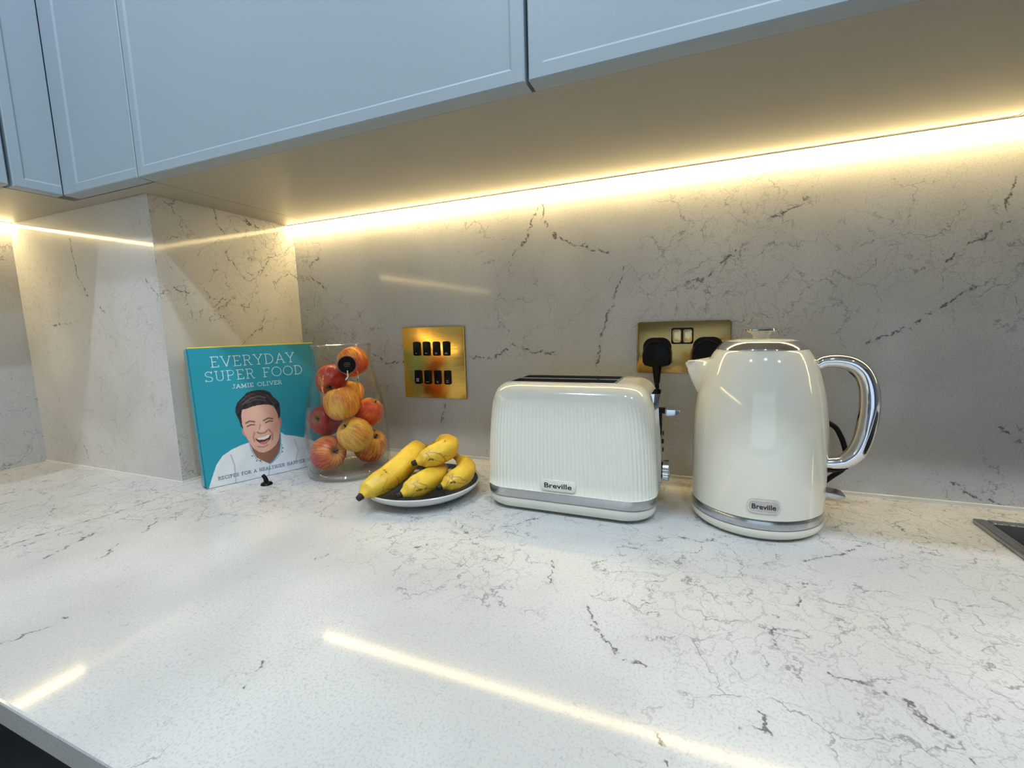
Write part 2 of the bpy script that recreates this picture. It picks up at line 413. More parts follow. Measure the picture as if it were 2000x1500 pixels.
def base_unit(x0, x1, label):
    e = empty('base_cabinet', ((x0+x1)/2, -0.32, R['z0'])); tag(e, label, 'cabinet', 'near-black base cabinets')
    ox, oy, oz = e.location
    def P(n, a, b, bev=0.0, m='dark_cab', par=None):
        return box(n, (a[0]-ox, a[1]-oy, a[2]-oz), (b[0]-ox, b[1]-oy, b[2]-oz), M[m], par or e, bev)
    P('body', (x0+0.001, -0.60, R['z0']+0.12), (x1-0.001, -0.02, -0.0205))
    P('handle_rail', (x0+0.001, -0.645, -0.034), (x1-0.001, -0.6005, -0.0285), 0.001)
    P('door', (x0+0.002, -0.648, R['z0']+0.12), ((x0+x1)/2-0.0015, -0.6005, -0.045), 0.0015)
    P('door', ((x0+x1)/2+0.0015, -0.648, R['z0']+0.12), (x1-0.002, -0.6005, -0.045), 0.0015)
    P('plinth', (x0+0.001, -0.55, R['z0']), (x1-0.001, -0.53, R['z0']+0.119))
base_unit(-0.379, 0.22, 'near-black base cabinet under the front-left edge of the worktop')
base_unit(0.22, 0.82, 'near-black base cabinet below the kettle end of the worktop')

e = empty('hob', (0.93, -0.32, 0.0)); tag(e, 'black glass hob with steel rim at the right edge of the worktop', 'hob')
hx0, hx1, hy0, hy1 = 0.634-0.93, 1.224-0.93, -0.585+0.32, -0.0665+0.32
box('glass', (hx0+0.014, hy0+0.014, 0.0005), (hx1-0.014, hy1-0.014, 0.0055), M['blackg'], e, 0.0008)
for n_, a, b in [('rim', (hx0, hy0, 0.0002), (hx0+0.0138, hy1, 0.006)), ('rim', (hx1-0.0138, hy0, 0.0002), (hx1, hy1, 0.006)),
                 ('rim', (hx0+0.0138, hy1-0.0138, 0.0002), (hx1-0.0138, hy1, 0.006)), ('rim', (hx0+0.0138, hy0, 0.0002), (hx1-0.0138, hy0+0.0138, 0.006))]:
    box(n_, a, b, M['steel'], e, 0.0015)

# ------------------------------------------------------------------ wall cabinets
def shaker(name, w, h, mat, parent, loc, rz, t=0.0225, rail=0.0135, dep=0.0022, left=True, right=True, railx=None):
    railx = railx or rail
    """front panel in local x(width) / z(height), facing -y, with a thin raised border"""
    bm = bmesh.new()
    x0, x1, z0, z1 = 0, w, 0, h
    i0, i1 = (x0+railx if left else x0), (x1-railx if right else x1)
    def ring(a0, a1, b0, b1, y): return [bm.verts.new(v) for v in [(a0, y, b0), (a1, y, b0), (a1, y, b1), (a0, y, b1)]]
    bk = ring(x0, x1, z0, z1, t)
    fo0 = ring(x0, x1, z0, z1, 0.0012)
    fo = ring(x0+0.0012, x1-0.0012, z0+0.0012, z1-0.0012, 0)
    fi = ring(max(i0, x0+0.0012), min(i1, x1-0.0012), z0+rail, z1-rail, 0)
    c = 0.0028
    gi = ring(i0+(c if left else 0.0012), i1-(c if right else 0.0012), z0+rail+c, z1-rail-c, dep)
    def bridge(A, B):
        for k in range(4): bm.faces.new((A[k], A[(k+1) % 4], B[(k+1) % 4], B[k]))
    bridge(bk, fo0); bridge(fo0, fo); bridge(fo, fi); bridge(fi, gi)
    bm.faces.new(gi); bm.faces.new(bk[::-1])
    o = bm_obj(name, bm, mat, parent)
    o.location = loc; o.rotation_euler = (0, 0, rz)
    return o

CH = 0.75
def wall_unit(x0, x1, label, splits=()):
    e = empty('wall_cabinet', (x0, YD, H)); tag(e, label, 'cabinet', 'pale blue-grey wall cabinets')
    box('body', (0.0004, 0.0230, 0.0), (x1-x0-0.0004, -YD-0.0005, CH), M['carcass'], e, 0.0006)
    xs = [x0] + list(splits) + [x1]
    for a, b in zip(xs[:-1], xs[1:]):
        shaker('door', b-a-0.0042, CH, M['door'], e, (a-x0+0.0021, 0, 0.0), 0)
    return e
wall_unit(-0.4923, 0.6577, 'wide two-door pale blue-grey wall cabinet above the toaster and kettle', (0.1376,))
wall_unit(0.6577, 1.2577, 'pale blue-grey wall cabinet above the hob')
XI = -0.6957
e = empty('corner_cabinet', (XI, YD, H)); tag(e, 'pale blue-grey corner cabinet wrapping in front of the stone pillar', 'cabinet')
cp = [(-0.4927, -0.0005), (XC+0.0015, -0.0005), (XC+0.0015, PD-0.004), (-0.66, PD-0.004), (-0.66, PD-0.0005), (XL+0.0005, PD-0.0005), (XL+0.0005, -0.4157), (XI-0.0255, -0.4157), (XI-0.0255, YD+0.0255), (-0.4927, YD+0.0255)]
o = prism('body', [(x-XI, y-YD) for x, y in cp], 0.0, CH, M['carcass'], e)
shaker('filler_panel', (-0.4930-XI), CH, M['door'], e, (0.0, 0, 0), 0, railx=0.040, left=True, right=False)
shaker('filler_panel', (0.4150+YD), CH, M['door'], e, (0.0, YD-YD-(0.4150+YD), 0), PI/2, rail=0.0135, left=True, right=False)
e = empty('wall_cabinet', (XI, -0.4180, H)); tag(e, 'pale blue-grey wall cabinet on the left wall, at the far left edge', 'cabinet', 'pale blue-grey wall cabinets')
box('body', (XL+0.0005-XI, -0.6, 0), (-0.0255, 0.0018, CH), M['carcass'], e, 0.0006)
shaker('door', 0.5965, CH, M['door'], e, (0.0, -0.5985, 0.0), PI/2)

# LED strips under the wall cabinets
def led_strip(label, length, loc, rz):
    e = empty('led_strip', loc, rz); tag(e, label, 'light strip', 'under-cabinet LED strips')
    # local: runs along +x, wall at y=0, room at -y, cabinet underside at z=0
    sec = [(-0.0012, -0.0002), (-0.0180, -0.0002), (-0.0178, -0.0020), (-0.0168, -0.0034), (-0.0150, -0.0042), (-0.0012, -0.0046)]
    def ext(name, sec, m):
        n = len(sec); v = [(0.0, y, z) for y, z in sec] + [(length, y, z) for y, z in sec]
        f = [tuple(range(n))[::-1], tuple(range(n, 2*n))] + [(i, (i+1) % n, n+(i+1) % n, n+i) for i in range(n)]
        return mk(name, v, f, m, e)
    ext('diffuser', sec, M['led'])
    ext('profile_edge', [(-0.0182, -0.0002), (-0.0198, -0.0002), (-0.0198, -0.0016), (-0.0182, -0.0016)], M['alu'])
    ext('profile_edge', [(-0.0003, -0.0002), (-0.0011, -0.0002), (-0.0011, -0.0056), (-0.0003, -0.0056)], M['alu'])
    return e
led_strip('glowing warm LED strip under the cabinets along the back wall', R['x1']-0.3-XC-0.004, (XC+0.002, 0, H), 0)
# left wall: local +x runs towards -y, local -y is room side (+x)
led_strip('glowing warm LED strip under the left wall cabinets', 1.72, (XL, PD-0.002-1.72, H), PI/2)

# ------------------------------------------------------------------ grid switch plate
e = empty('grid_switch_plate', (-0.2061, -0.0, 0.1978)); tag(e, 'square brushed brass plate with eight small black rocker switches', 'switch plate')
wall_plate('plate', rrect(0.1477, 0.1484, 0.0015, 2), 0, 0, -0.0003, -0.0045, M['brass'], e, 0.0008)
cols = [-0.2448, -0.2208, -0.1968, -0.1730]
marks = [[(0.0, 0.0, 0.002, 0.0015)], [(0, 0.0005, 0.005, 0.0016)], [(0, 0.0012, 0.006, 0.0008), (0, -0.001, 0.005, 0.0008)], [(0, 0.0012, 0.005, 0.0007), (0, -0.0008, 0.007, 0.0008)],
         [(-0.0018, 0.0058, 0.0026, 0.003), (0.0018, 0.0058, 0.0026, 0.003), (-0.0018, 0.0018, 0.0026, 0.003), (0.0018, 0.0018, 0.0026, 0.003)], [(0, 0.0, 0.007, 0.0009)], [(0, 0.001, 0.003, 0.002), (0.0008, -0.001, 0.004, 0.001)], [(0, 0.0035, 0.005, 0.001), (0, 0.0, 0.006, 0.0012)]]
k = 0
for zr in (0.2273, 0.1678):
    for cx in cols:
        x = cx + 0.2061; z = zr - 0.1978
        r_ = wall_plate('rocker_switch', rrect(0.0152, 0.0292, 0.0032, 4), x, z, -0.0045, -0.0078, M['black'], e, 0.0008)
        bm = bmesh.new()
        for mx_, mz_, w_, h_ in marks[k]:
            bm_box(bm, (x+mx_-w_/2, -0.0080, z-0.0098+mz_-h_/2), (x+mx_+w_/2, -0.0077, z-0.0098+mz_+h_/2))
        mk_ = bm_obj('marking', bm, M['white_mark'], r_)
        k += 1

# ------------------------------------------------------------------ double socket and plugs
SX, SZ = 0.2760, 0.2258
e = empty('double_socket', (SX, 0, SZ)); tag(e, 'wide antique brass double wall socket behind the kettle spout', 'socket')
wall_plate('plate', rrect(0.1465, 0.0865, 0.005, 4), 0, 0, -0.0003, -0.0048, M['brass2'], e, 0.001)
wall_plate('switch_surround', rrect(0.0345, 0.0268, 0.003, 4), 0.0, 0.0192, -0.0048, -0.0056, M['black'], e)
for sx in (-0.0084, 0.0084):
    wall_plate('rocker_switch', rrect(0.0138, 0.0222, 0.0035, 4), sx, 0.0192, -0.0056, -0.0085, M['brass_sw'], e, 0.001)
wall_plate('socket_insert', rrect(0.046, 0.046, 0.016, 6), -0.0395, -0.006, -0.0048, -0.0054, M['black'], e)
wall_plate('socket_insert', rrect(0.046, 0.046, 0.016, 6), 0.0395, -0.006, -0.0048, -0.0054, M['black'], e)

def plug(name, cx, cz, label, cable_pts, w=0.047, h=0.046):
    e = empty(name, (cx, -0.0055, cz)); tag(e, label, 'plug', 'black mains plugs')
    # outline: domed top, straight lower sides, chamfered bottom
    pts = []
    for i in range(17):
        a = PI*i/16; pts.append((w/2*math.cos(a), 0.000 + h*0.52*math.sin(a)))
    pts += [(-w/2, -h*0.30), (-w/2+0.004, -h*0.42), (-w*0.2, -h*0.47), (w*0.2, -h*0.47), (w/2-0.004, -h*0.42), (w/2, -h*0.30)]
    wall_plate('body', pts, 0, 0, -0.0002, -0.024, M['black'], e, 0.003, 0.94)
    tube('strain_relief', [(0, -0.013, -h*0.44), (0.0005, -0.014, -h*0.44-0.014), (0.001, -0.016, -h*0.44-0.028)], lambda t: 0.0075-0.003*t, M['black'], e, 14, 4)
    C = [(x-cx, y+0.0055, z-cz) for x, y, z in cable_pts]
    tube('cable', [(0.001, -0.0155, -h*0.44-0.026)] + C, 0.0036, M['cord'], e, 10, 6)
    return e
plug('mains_plug', 0.2373, 0.2155, 'black mains plug in the left half of the brass socket',
     [(0.2380, -0.022, 0.150), (0.2330, -0.024, 0.120), (0.2200, -0.026, 0.070), (0.2050, -0.028, 0.020), (0.1850, -0.030, 0.0045), (0.1650, -0.032, 0.0045), (0.1500, -0.046, 0.0045), (0.146, -0.0485, 0.006)])
plug('mains_plug', 0.3145, 0.2155, 'black mains plug in the right half of the socket, partly hidden by the kettle',
     [(0.318, -0.024, 0.150), (0.345, -0.028, 0.132), (0.395, -0.030, 0.132), (0.445, -0.030, 0.128), (0.4827, -0.030, 0.1136), (0.4955, -0.030, 0.0975), (0.5037, -0.030, 0.0713), (0.5030, -0.030, 0.0500), (0.488, -0.032, 0.0350), (0.465, -0.036, 0.0150), (0.440, -0.044, 0.0040), (0.412, -0.054, 0.0045), (0.400, -0.0555, 0.006)])

# ------------------------------------------------------------------ cookbook
BY, BL = 1.1407, math.radians(8)
bd = Vector((math.cos(BY), math.sin(BY), 0)); bn = Vector((math.sin(BY), -math.cos(BY), 0))
bu = Vector((0, 0, 1))*math.cos(BL) - bn*math.sin(BL); bf = bd.cross(bu)
BW, BH, BT = 0.2124, 0.2426, 0.0305
e = empty('cookbook'); tag(e, 'teal hardback cookbook with a laughing man in a white shirt on its cover', 'book')
mt = Matrix((bd, bu, bf)).transposed().to_4x4(); mt.translation = Vector((-0.4886, -0.3085, 0.0046)); e.matrix_world = mt
M['teal'] = pbsdf('teal_cover', lin((32, 140, 162)), 0.28, coat=0.3)
M['yellow'] = pbsdf('yellow_back_cover', lin((235, 215, 60)), 0.35)
M['pages'] = pbsdf('page_edges', lin((225, 215, 190)), 0.7)
_g = NT(M['pages']); _p = _g.coord('Object'); _g.l.new(_g.mix(_g.ramp(_g.noise(_g.vm('MULTIPLY', _p, (2, 2, 1400)), 1.0, 2), 0.35, 0.65), lin((205, 190, 150)), lin((235, 226, 200))), _g.b.inputs['Base Color'])
FD = 0.0043
fc = box('front_cover', (0, -FD, -0.0028), (BW, BH, 0.0), M['teal'], e, 0.0008)
box('back_cover', (0, 0.0, -BT), (BW, BH+0.0006, -BT+0.0028), M['yellow'], e, 0.0008)
box('head_edge', (0.0005, BH, -0.0027), (BW-0.0005, BH+0.0022, -0.0004), M['yellow'], e, 0.0005)
box('spine', (-0.0022, 0, -BT+0.001), (0.0, BH, -0.001), M['teal'], e, 0.0006)
box('pages', (0.0005, 0.003, -BT+0.003), (BW-0.004, BH-0.003, -0.003), M['pages'], e)

ART = {
'shirt':[(0.013,-0.002),(0.035,0.048),(0.061,0.102),(0.089,0.157),(0.140,0.213),(0.210,0.245),(0.286,0.266),(0.351,0.276),(0.372,0.218),(0.397,0.150),(0.446,0.112),(0.487,0.084),(0.530,0.108),(0.581,0.158),(0.604,0.225),(0.611,0.314),(0.639,0.288),(0.726,0.266),(0.808,0.238),(0.956,0.167),(1.01,0.13),(1.01,-0.1),(0.428,-0.053)],
'neck':[(0.355,0.260),(0.369,0.201),(0.392,0.151),(0.440,0.116),(0.485,0.090),(0.512,0.105),(0.561,0.149),(0.587,0.198),(0.606,0.302),(0.539,0.289),(0.417,0.285)],
'face':[(0.324,0.534),(0.312,0.490),(0.313,0.416),(0.322,0.357),(0.338,0.309),(0.355,0.266),(0.378,0.222),(0.415,0.190),(0.456,0.180),(0.505,0.189),(0.553,0.216),(0.587,0.258),(0.605,0.315),(0.614,0.397),(0.607,0.458),(0.589,0.508),(0.557,0.538),(0.491,0.549),(0.419,0.548),(0.359,0.538)],
'earr':[(0.608,0.421),(0.628,0.431),(0.631,0.395),(0.616,0.352),(0.603,0.345)],
'earl':[(0.308,0.388),(0.307,0.348),(0.332,0.320),(0.326,0.363)],
'hair':[(0.276,0.517),(0.284,0.550),(0.303,0.587),(0.341,0.617),(0.387,0.653),(0.447,0.662),(0.519,0.659),(0.565,0.638),(0.590,0.597),(0.617,0.570),(0.635,0.538),(0.634,0.478),(0.622,0.432),(0.608,0.422),(0.609,0.451),(0.601,0.482),(0.583,0.526),(0.539,0.543),(0.479,0.547),(0.418,0.543),(0.370,0.531),(0.329,0.527),(0.318,0.489),(0.314,0.421),(0.320,0.386),(0.305,0.400),(0.295,0.452),(0.283,0.488)],
'mouth':[(0.398,0.299),(0.453,0.287),(0.497,0.298),(0.532,0.307),(0.520,0.275),(0.486,0.248),(0.442,0.248),(0.413,0.273)],
'teeth':[(0.406,0.299),(0.460,0.298),(0.504,0.306),(0.524,0.305),(0.505,0.288),(0.470,0.278),(0.424,0.283)],
'lip':[(0.432,0.264),(0.474,0.264),(0.508,0.277),(0.486,0.243),(0.453,0.241)]}
LINES = [
 ([(0.340,0.566),(0.404,0.605),(0.476,0.615),(0.522,0.598)], 0.008, (98,92,92)), ([(0.376,0.574),(0.449,0.594),(0.519,0.575)], 0.006, (88,82,84)),
 ([(0.325,0.585),(0.383,0.625),(0.444,0.641)], 0.006, (80,74,76)), ([(0.537,0.614),(0.567,0.570),(0.588,0.538)], 0.006, (78,72,74)),
 ([(0.345,0.424),(0.375,0.434),(0.412,0.424)], 0.0075, (120,84,72)), ([(0.486,0.424),(0.523,0.437),(0.560,0.428)], 0.0075, (116,80,70)),
 ([(0.352,0.397),(0.381,0.406),(0.409,0.402)], 0.0055, (84,58,56)), ([(0.499,0.405),(0.532,0.414),(0.556,0.409)], 0.0055, (80,55,54)),
 ([(0.422,0.342),(0.447,0.329),(0.483,0.329),(0.504,0.345)], 0.006, (150,98,86)), ([(0.454,0.396),(0.442,0.363)], 0.007, (190,140,122)),
 ([(0.402,0.345),(0.386,0.313),(0.392,0.277)], 0.006, (176,122,108)), ([(0.517,0.351),(0.542,0.312),(0.535,0.266)], 0.007, (160,108,94)),
 ([(0.410,0.234),(0.450,0.222),(0.493,0.232)], 0.006, (172,122,110)),
 ([(0.351,0.276),(0.355,0.220),(0.385,0.146),(0.427,0.109)], 0.004, (150,158,168)), ([(0.609,0.218),(0.595,0.161),(0.550,0.116),(0.496,0.085)], 0.004, (150,158,168)),
 ([(0.490,0.086),(0.466,0.0)], 0.004, (160,168,178)), ([(0.200,0.208),(0.217,0.132),(0.210,0.0)], 0.006, (178,186,196)), ([(0.72,0.24),(0.74,0.15),(0.70,0.05)], 0.006, (182,190,198))]
DOTS = [(0.359,0.171),(0.388,0.128),(0.418,0.124),(0.611,0.188),(0.604,0.160)]

def cover_art():
    nx, ny = 300, 348
    U, V = np.meshgrid(np.linspace(0, 1, nx), np.linspace(0, 1, ny))
    img = np.zeros((ny, nx, 3))
    t = np.clip(0.55 + 0.45*np.cos((U-0.30)*2.4) , 0, 1)[..., None]
    img[:] = np.array((24, 128, 152))*(1-t) + np.array((42, 150, 172))*t
    def inside(poly):
        c = np.zeros(U.shape, bool); n = len(poly); j = n-1
        for i in range(n):
            xi, yi = poly[i]; xj, yj = poly[j]
            if yi != yj:
                c ^= ((yi > V) != (yj > V)) & (U < (xj-xi)*(V-yi)/(yj-yi) + xi)
            j = i
        return c
    def segd(line):
        d = np.full(U.shape, 9.0)
        for (ax, ay), (bx, by) in zip(line[:-1], line[1:]):
            dx, dy = bx-ax, (by-ay)*1.16; L = dx*dx+dy*dy
            px, py = U-ax, (V-ay)*1.16; h = np.clip((px*dx+py*dy)/L, 0, 1)
            d = np.minimum(d, np.hypot(px-dx*h, py-dy*h))
        return d
    rng = np.random.RandomState(3)
    def fill(k, f):
        m = inside(ART[k]); img[m] = f[m] if isinstance(f, np.ndarray) else np.array(f)
    g = lambda a, b, t: np.array(a)*(1-t[..., None]) + np.array(b)*t[..., None]
    fold = 0.5+0.5*np.sin(U*38 + V*17 + 2.5*np.sin(V*21))
    fill('shirt', g((224, 229, 234), (196, 204, 212), np.clip(0.25*fold + 0.6*np.clip((U-0.45)*1.6, 0, 1), 0, 1)))
    fill('earr', (190, 128, 108)); fill('earl', (196, 140, 124))
    fill('neck', g((150, 104, 84), (96, 62, 48), np.clip((U-0.40)*4.0, 0, 1)*0.5 + np.clip((V-0.17)*5, 0, 1)*0.5))
    sh = np.clip((U-0.47)*4.2, 0, 1)*0.8 + np.clip((0.27-V)*3, 0, 1)*0.4
    face = g((222, 176, 158), (172, 118, 98), np.clip(sh, 0, 1))
    for cx, cy, r, c, a in [(0.375, 0.345, 0.05, (226, 164, 148), 0.6), (0.565, 0.345, 0.045, (196, 132, 114), 0.6), (0.462, 0.365, 0.026, (236, 192, 172), 0.8), (0.44, 0.49, 0.07, (230, 190, 172), 0.6)]:
        w = a*np.exp(-(((U-cx)**2 + ((V-cy)*1.16)**2)/(r*r)))[..., None]; face = face*(1-w) + np.array(c)*w
    fill('face', face)
    fill('hair', g((38, 33, 35), (58, 52, 54), 0.5+0.5*np.sin(U*90 + V*60 + 5*np.sin(V*30))))
    fill('mouth', (92, 38, 38)); fill('teeth', (232, 226, 220)); fill('lip', (196, 122, 116))
    for line, w, c in LINES:
        a = np.clip(1.3 - segd(line)/w, 0, 1)[..., None]; img[:] = img*(1-a) + np.array(c)*a
    for x, y in DOTS:
        a = np.clip(1.4 - np.hypot(U-x, (V-y)*1.16)/0.006, 0, 1)[..., None]; img[:] = img*(1-a) + np.array((70, 84, 104))*a
    return nx, ny, img
nx, ny, img = cover_art()
vs = [(BW*(i/(nx-1)*0.996+0.002), -FD + (BH+FD)*(j/(ny-1)*0.996+0.002), 0.0003) for j in range(ny) for i in range(nx)]
fs = [(j*nx+i, j*nx+i+1, (j+1)*nx+i+1, (j+1)*nx+i) for j in range(ny-1) for i in range(nx-1)]
M['print'] = pbsdf('printed_cover', (1, 1, 1), 0.28, coat=0.25)
_g = NT(M['print']); _a = _g.N('ShaderNodeVertexColor', layer_name='print'); _g.l.new(_a.outputs['Color'], _g.b.inputs['Base Color'])
po = mk('cover_print', vs, fs, M['print'], fc)
at = po.data.color_attributes.new('print', 'FLOAT_COLOR', 'POINT')
s_ = img.reshape(-1, 3)/255.0; l_ = np.where(s_ <= 0.04045, s_/12.92, ((s_+0.055)/1.055)**2.4)
at.data.foreach_set('color', np.concatenate([l_, np.ones((len(l_), 1))], 1).astype(np.float32).ravel())

def arc(cx, cy, rx, ry, a0, a1, n=10):
    return [(cx + rx*math.cos(math.radians(a0+(a1-a0)*i/n)), cy + ry*math.sin(math.radians(a0+(a1-a0)*i/n))) for i in range(n+1)]
SR = 0.11
GL = {
'E': (0.62, [[(0.1,0),(0.1,1)],[(-0.02,0),(0.6,0),(0.6,0.16)],[(-0.02,1),(0.6,1),(0.6,0.84)],[(0.1,0.5),(0.42,0.5)]]),
'V': (0.80, [[(0.05,1),(0.40,0),(0.75,1)],[(-0.06,1),(0.16,1)],[(0.64,1),(0.86,1)]]),
'R': (0.72, [[(0.1,0),(0.1,1)],[(-0.02,0),(0.22,0)],[(-0.02,1),(0.36,1)]+arc(0.36,0.75,0.24,0.25,90,-90)+[(0.1,0.5)],[(0.38,0.5),(0.62,0),(0.76,0)]]),
'Y': (0.76, [[(0.04,1),(0.38,0.45),(0.72,1)],[(0.38,0.45),(0.38,0)],[(0.26,0),(0.50,0)],[(-0.06,1),(0.15,1)],[(0.61,1),(0.82,1)]]),
'D': (0.78, [[(0.1,0),(0.1,1)],[(-0.02,1),(0.3,1)]+arc(0.3,0.5,0.45,0.5,90,-90)+[(-0.02,0)]]),
'A': (0.82, [[(0.05,0),(0.41,1),(0.77,0)],[(0.17,0.34),(0.65,0.34)],[(-0.06,0),(0.16,0)],[(0.66,0),(0.88,0)]]),
'S': (0.62, [arc(0.31,0.74,0.27,0.26,20,270)+arc(0.31,0.24,0.29,0.24,90,-160),[(0.57,0.82),(0.57,0.99)],[(0.03,0.16),(0.03,0.0)]]),
'U': (0.76, [[(0.1,1),(0.1,0.3)]+arc(0.38,0.29,0.28,0.29,180,360)+[(0.66,1)],[(-0.02,1),(0.22,1)],[(0.54,1),(0.78,1)]]),
'P': (0.66, [[(0.1,0),(0.1,1)],[(-0.02,0),(0.24,0)],[(-0.02,1),(0.36,1)]+arc(0.36,0.74,0.25,0.26,90,-90)+[(0.1,0.48)]]),
'F': (0.60, [[(0.1,0),(0.1,1)],[(-0.02,0),(0.24,0)],[(-0.02,1),(0.58,1),(0.58,0.84)],[(0.1,0.5),(0.42,0.5)]]),
'O': (0.92, [arc(0.46,0.5,0.46,0.5,0,360,28)]),
'J': (0.50, [[(0.36,1),(0.36,0.25)]+arc(0.17,0.22,0.19,0.22,0,-170),[(0.22,1),(0.50,1)]]),
'M': (0.95, [[(0.12,0),(0.12,1),(0.475,0.15),(0.83,1),(0.83,0)],[(0,0),(0.24,0)],[(0.71,0),(0.95,0)],[(0,1),(0.12,1)],[(0.83,1),(0.95,1)]]),
'I': (0.30, [[(0.15,0),(0.15,1)],[(0.02,0),(0.28,0)],[(0.02,1),(0.28,1)]]),
'L': (0.58, [[(0.1,1),(0.1,0)],[(-0.02,1),(0.22,1)],[(-0.02,0),(0.56,0),(0.56,0.17)]]),
'C': (0.74, [arc(0.42,0.5,0.40,0.5,42,318,18),[(0.72,0.80),(0.72,0.98)]]),
'H': (0.82, [[(0.12,0),(0.12,1)],[(0.70,0),(0.70,1)],[(0.12,0.5),(0.70,0.5)],[(0,0),(0.24,0)],[(0,1),(0.24,1)],[(0.58,0),(0.82,0)],[(0.58,1),(0.82,1)]]),
'T': (0.70, [[(0.35,0),(0.35,1)],[(0.23,0),(0.47,0)],[(0,0.84),(0,1),(0.70,1),(0.70,0.84)]]),
' ': (0.42, [])}
def lettering(name, text, u0, u1, v0, v1, stroke, mat, parent, z=0.0005, gap=0.24):
    adv = []; x = 0
    for ch in text:
        adv.append(x); x += GL[ch][0] + gap
    tot = x - gap
    X0, X1, Y0, Y1 = u0*BW, u1*BW, v0*BH, v1*BH
    sx = (X1-X0)/tot; sy = Y1-Y0
    verts = []; faces = []
    for ch, ax in zip(text, adv):
        for st in GL[ch][1]:
            P = [Vector((X0+(ax+px)*sx, Y0+py*sy)) for px, py in st]
            for a, b in zip(P[:-1], P[1:]):
                d = (b-a)
                if d.length < 1e-7: continue
                d.normalize(); nrm = Vector((-d.y, d.x))*stroke/2; a2 = a-d*stroke*0.45; b2 = b+d*stroke*0.45
                i = len(verts)
                for q in (a2-nrm, b2-nrm, b2+nrm, a2+nrm): verts.append((q.x, q.y, z))
                faces.append((i, i+1, i+2, i+3)); z += 1e-8
    return mk(name, verts, faces, mat, parent)
M['lt'] = pbsdf('title_ink', lin((205, 232, 240)), 0.35)
M['lg'] = pbsdf('tagline_ink', lin((96, 104, 112)), 0.4)
lettering('title_lettering', 'EVERYDAY', 0.150, 0.810, 0.856, 0.932, 0.00125, M['lt'], fc)
lettering('title_lettering', 'SUPER FOOD', 0.096, 0.866, 0.753, 0.824, 0.00125, M['lt'], fc)
lettering('author_lettering', 'JAMIE OLIVER', 0.282, 0.674, 0.686, 0.714, 0.00105, M['lt'], fc)
lettering('tagline_lettering', 'RECIPES FOR A HEALTHIER HAPPIER YOU', 0.090, 0.885, 0.030, 0.052, 0.00085, M['lg'], fc, gap=0.30)

# unidentified small black mark at the foot of the book, built as a peg
e = empty('small_black_object', (-0.4065, -0.2560, 0.0), math.radians(35)); tag(e, 'unidentified small black object on the worktop at the foot of the teal book', 'peg')
lathe('base', [(0.0, 0.0003), (0.0095, 0.0003), (0.0100, 0.0015), (0.0085, 0.0038), (0.0045, 0.0055), (0.0, 0.006)], M['black'], e, 20)
tube('stem', [(0, 0, 0.004), (-0.001, 0.001, 0.009), (-0.003, 0.002, 0.0135), (-0.006, 0.003, 0.017)], lambda t: 0.0042-0.0012*t, M['black'], e, 10, 4)

# ------------------------------------------------------------------ glass jar with apples
JX, JY = -0.3181, -0.1428
M['glass'] = bpy.data.materials.new('clear_jar_glass'); M['glass'].use_nodes = True
nt = M['glass'].node_tree; nt.nodes.clear()
out = nt.nodes.new('ShaderNodeOutputMaterial'); mx = nt.nodes.new('ShaderNodeMixShader'); tr = nt.nodes.new('ShaderNodeBsdfTransparent'); gl = nt.nodes.new('ShaderNodeBsdfGlossy'); lw = nt.nodes.new('ShaderNodeLayerWeight'); pw = nt.nodes.new('ShaderNodeMath'); fr = nt.nodes.new('ShaderNodeMath')
tr.inputs[0].default_value = (0.985, 0.99, 0.985, 1); gl.inputs['Roughness'].default_value = 0.015; lw.inputs['Blend'].default_value = 0.5; pw.operation = 'POWER'; pw.inputs[1].default_value = 3.4; fr.operation = 'MULTIPLY_ADD'; fr.inputs[1].default_value = 0.80; fr.inputs[2].default_value = 0.012
nt.links.new(lw.outputs['Facing'], pw.inputs[0]); nt.links.new(pw.outputs[0], fr.inputs[0])
nt.links.new(fr.outputs[0], mx.inputs[0]); nt.links.new(tr.outputs[0], mx.inputs[1]); nt.links.new(gl.outputs[0], mx.inputs[2]); nt.links.new(mx.outputs[0], out.inputs[0])
e = empty('glass_jar', (JX, JY, 0)); tag(e, 'clear glass jar with a narrowing neck, full of apples', 'jar')
prof_o = [(0.0600, 0.0006), (0.0715, 0.0014), (0.0755, 0.0050), (0.0765, 0.0120), (0.0766, 0.0300), (0.0765, 0.0600), (0.0755, 0.0900), (0.0738, 0.1120), (0.0700, 0.1330), (0.0652, 0.1550), (0.0600, 0.1760), (0.0552, 0.1950), (0.0528, 0.2120), (0.0522, 0.2280), (0.0532, 0.2420)]
inner = [(r-0.0026, z) for r, z in prof_o[::-1] if z > 0.02]
prof = [(0.0, 0.0022), (0.048, 0.0016)] + prof_o + [(0.0522, 0.2437)] + inner + [(0.0725, 0.0140), (0.0690, 0.0105), (0.0, 0.0095)]
lathe('glass_body', prof, M['glass'], e, 96)
M['glass2'] = M['glass'].copy(); M['glass2'].name = 'thick_base_glass'
for n__ in M['glass2'].node_tree.nodes:
    if n__.type == 'MATH' and n__.operation == 'MULTIPLY_ADD': n__.inputs[2].default_value = 0.14
lathe('glass_foot', [(0.0640, 0.0100), (0.0700, 0.0108), (0.0722, 0.0135), (0.0738, 0.0115), (0.0745, 0.0070), (0.0735, 0.0040), (0.0700, 0.0022), (0.0580, 0.0020), (0.0560, 0.0040), (0.0600, 0.0070)], M['glass2'], e, 96, closed=True)
lathe('rim', [(0.0500, 0.2425), (0.0502, 0.2440), (0.0517, 0.2447), (0.0534, 0.2440), (0.0538, 0.2424), (0.0532, 0.2412), (0.0507, 0.2412)], M['glass2'], e, 96, closed=True)
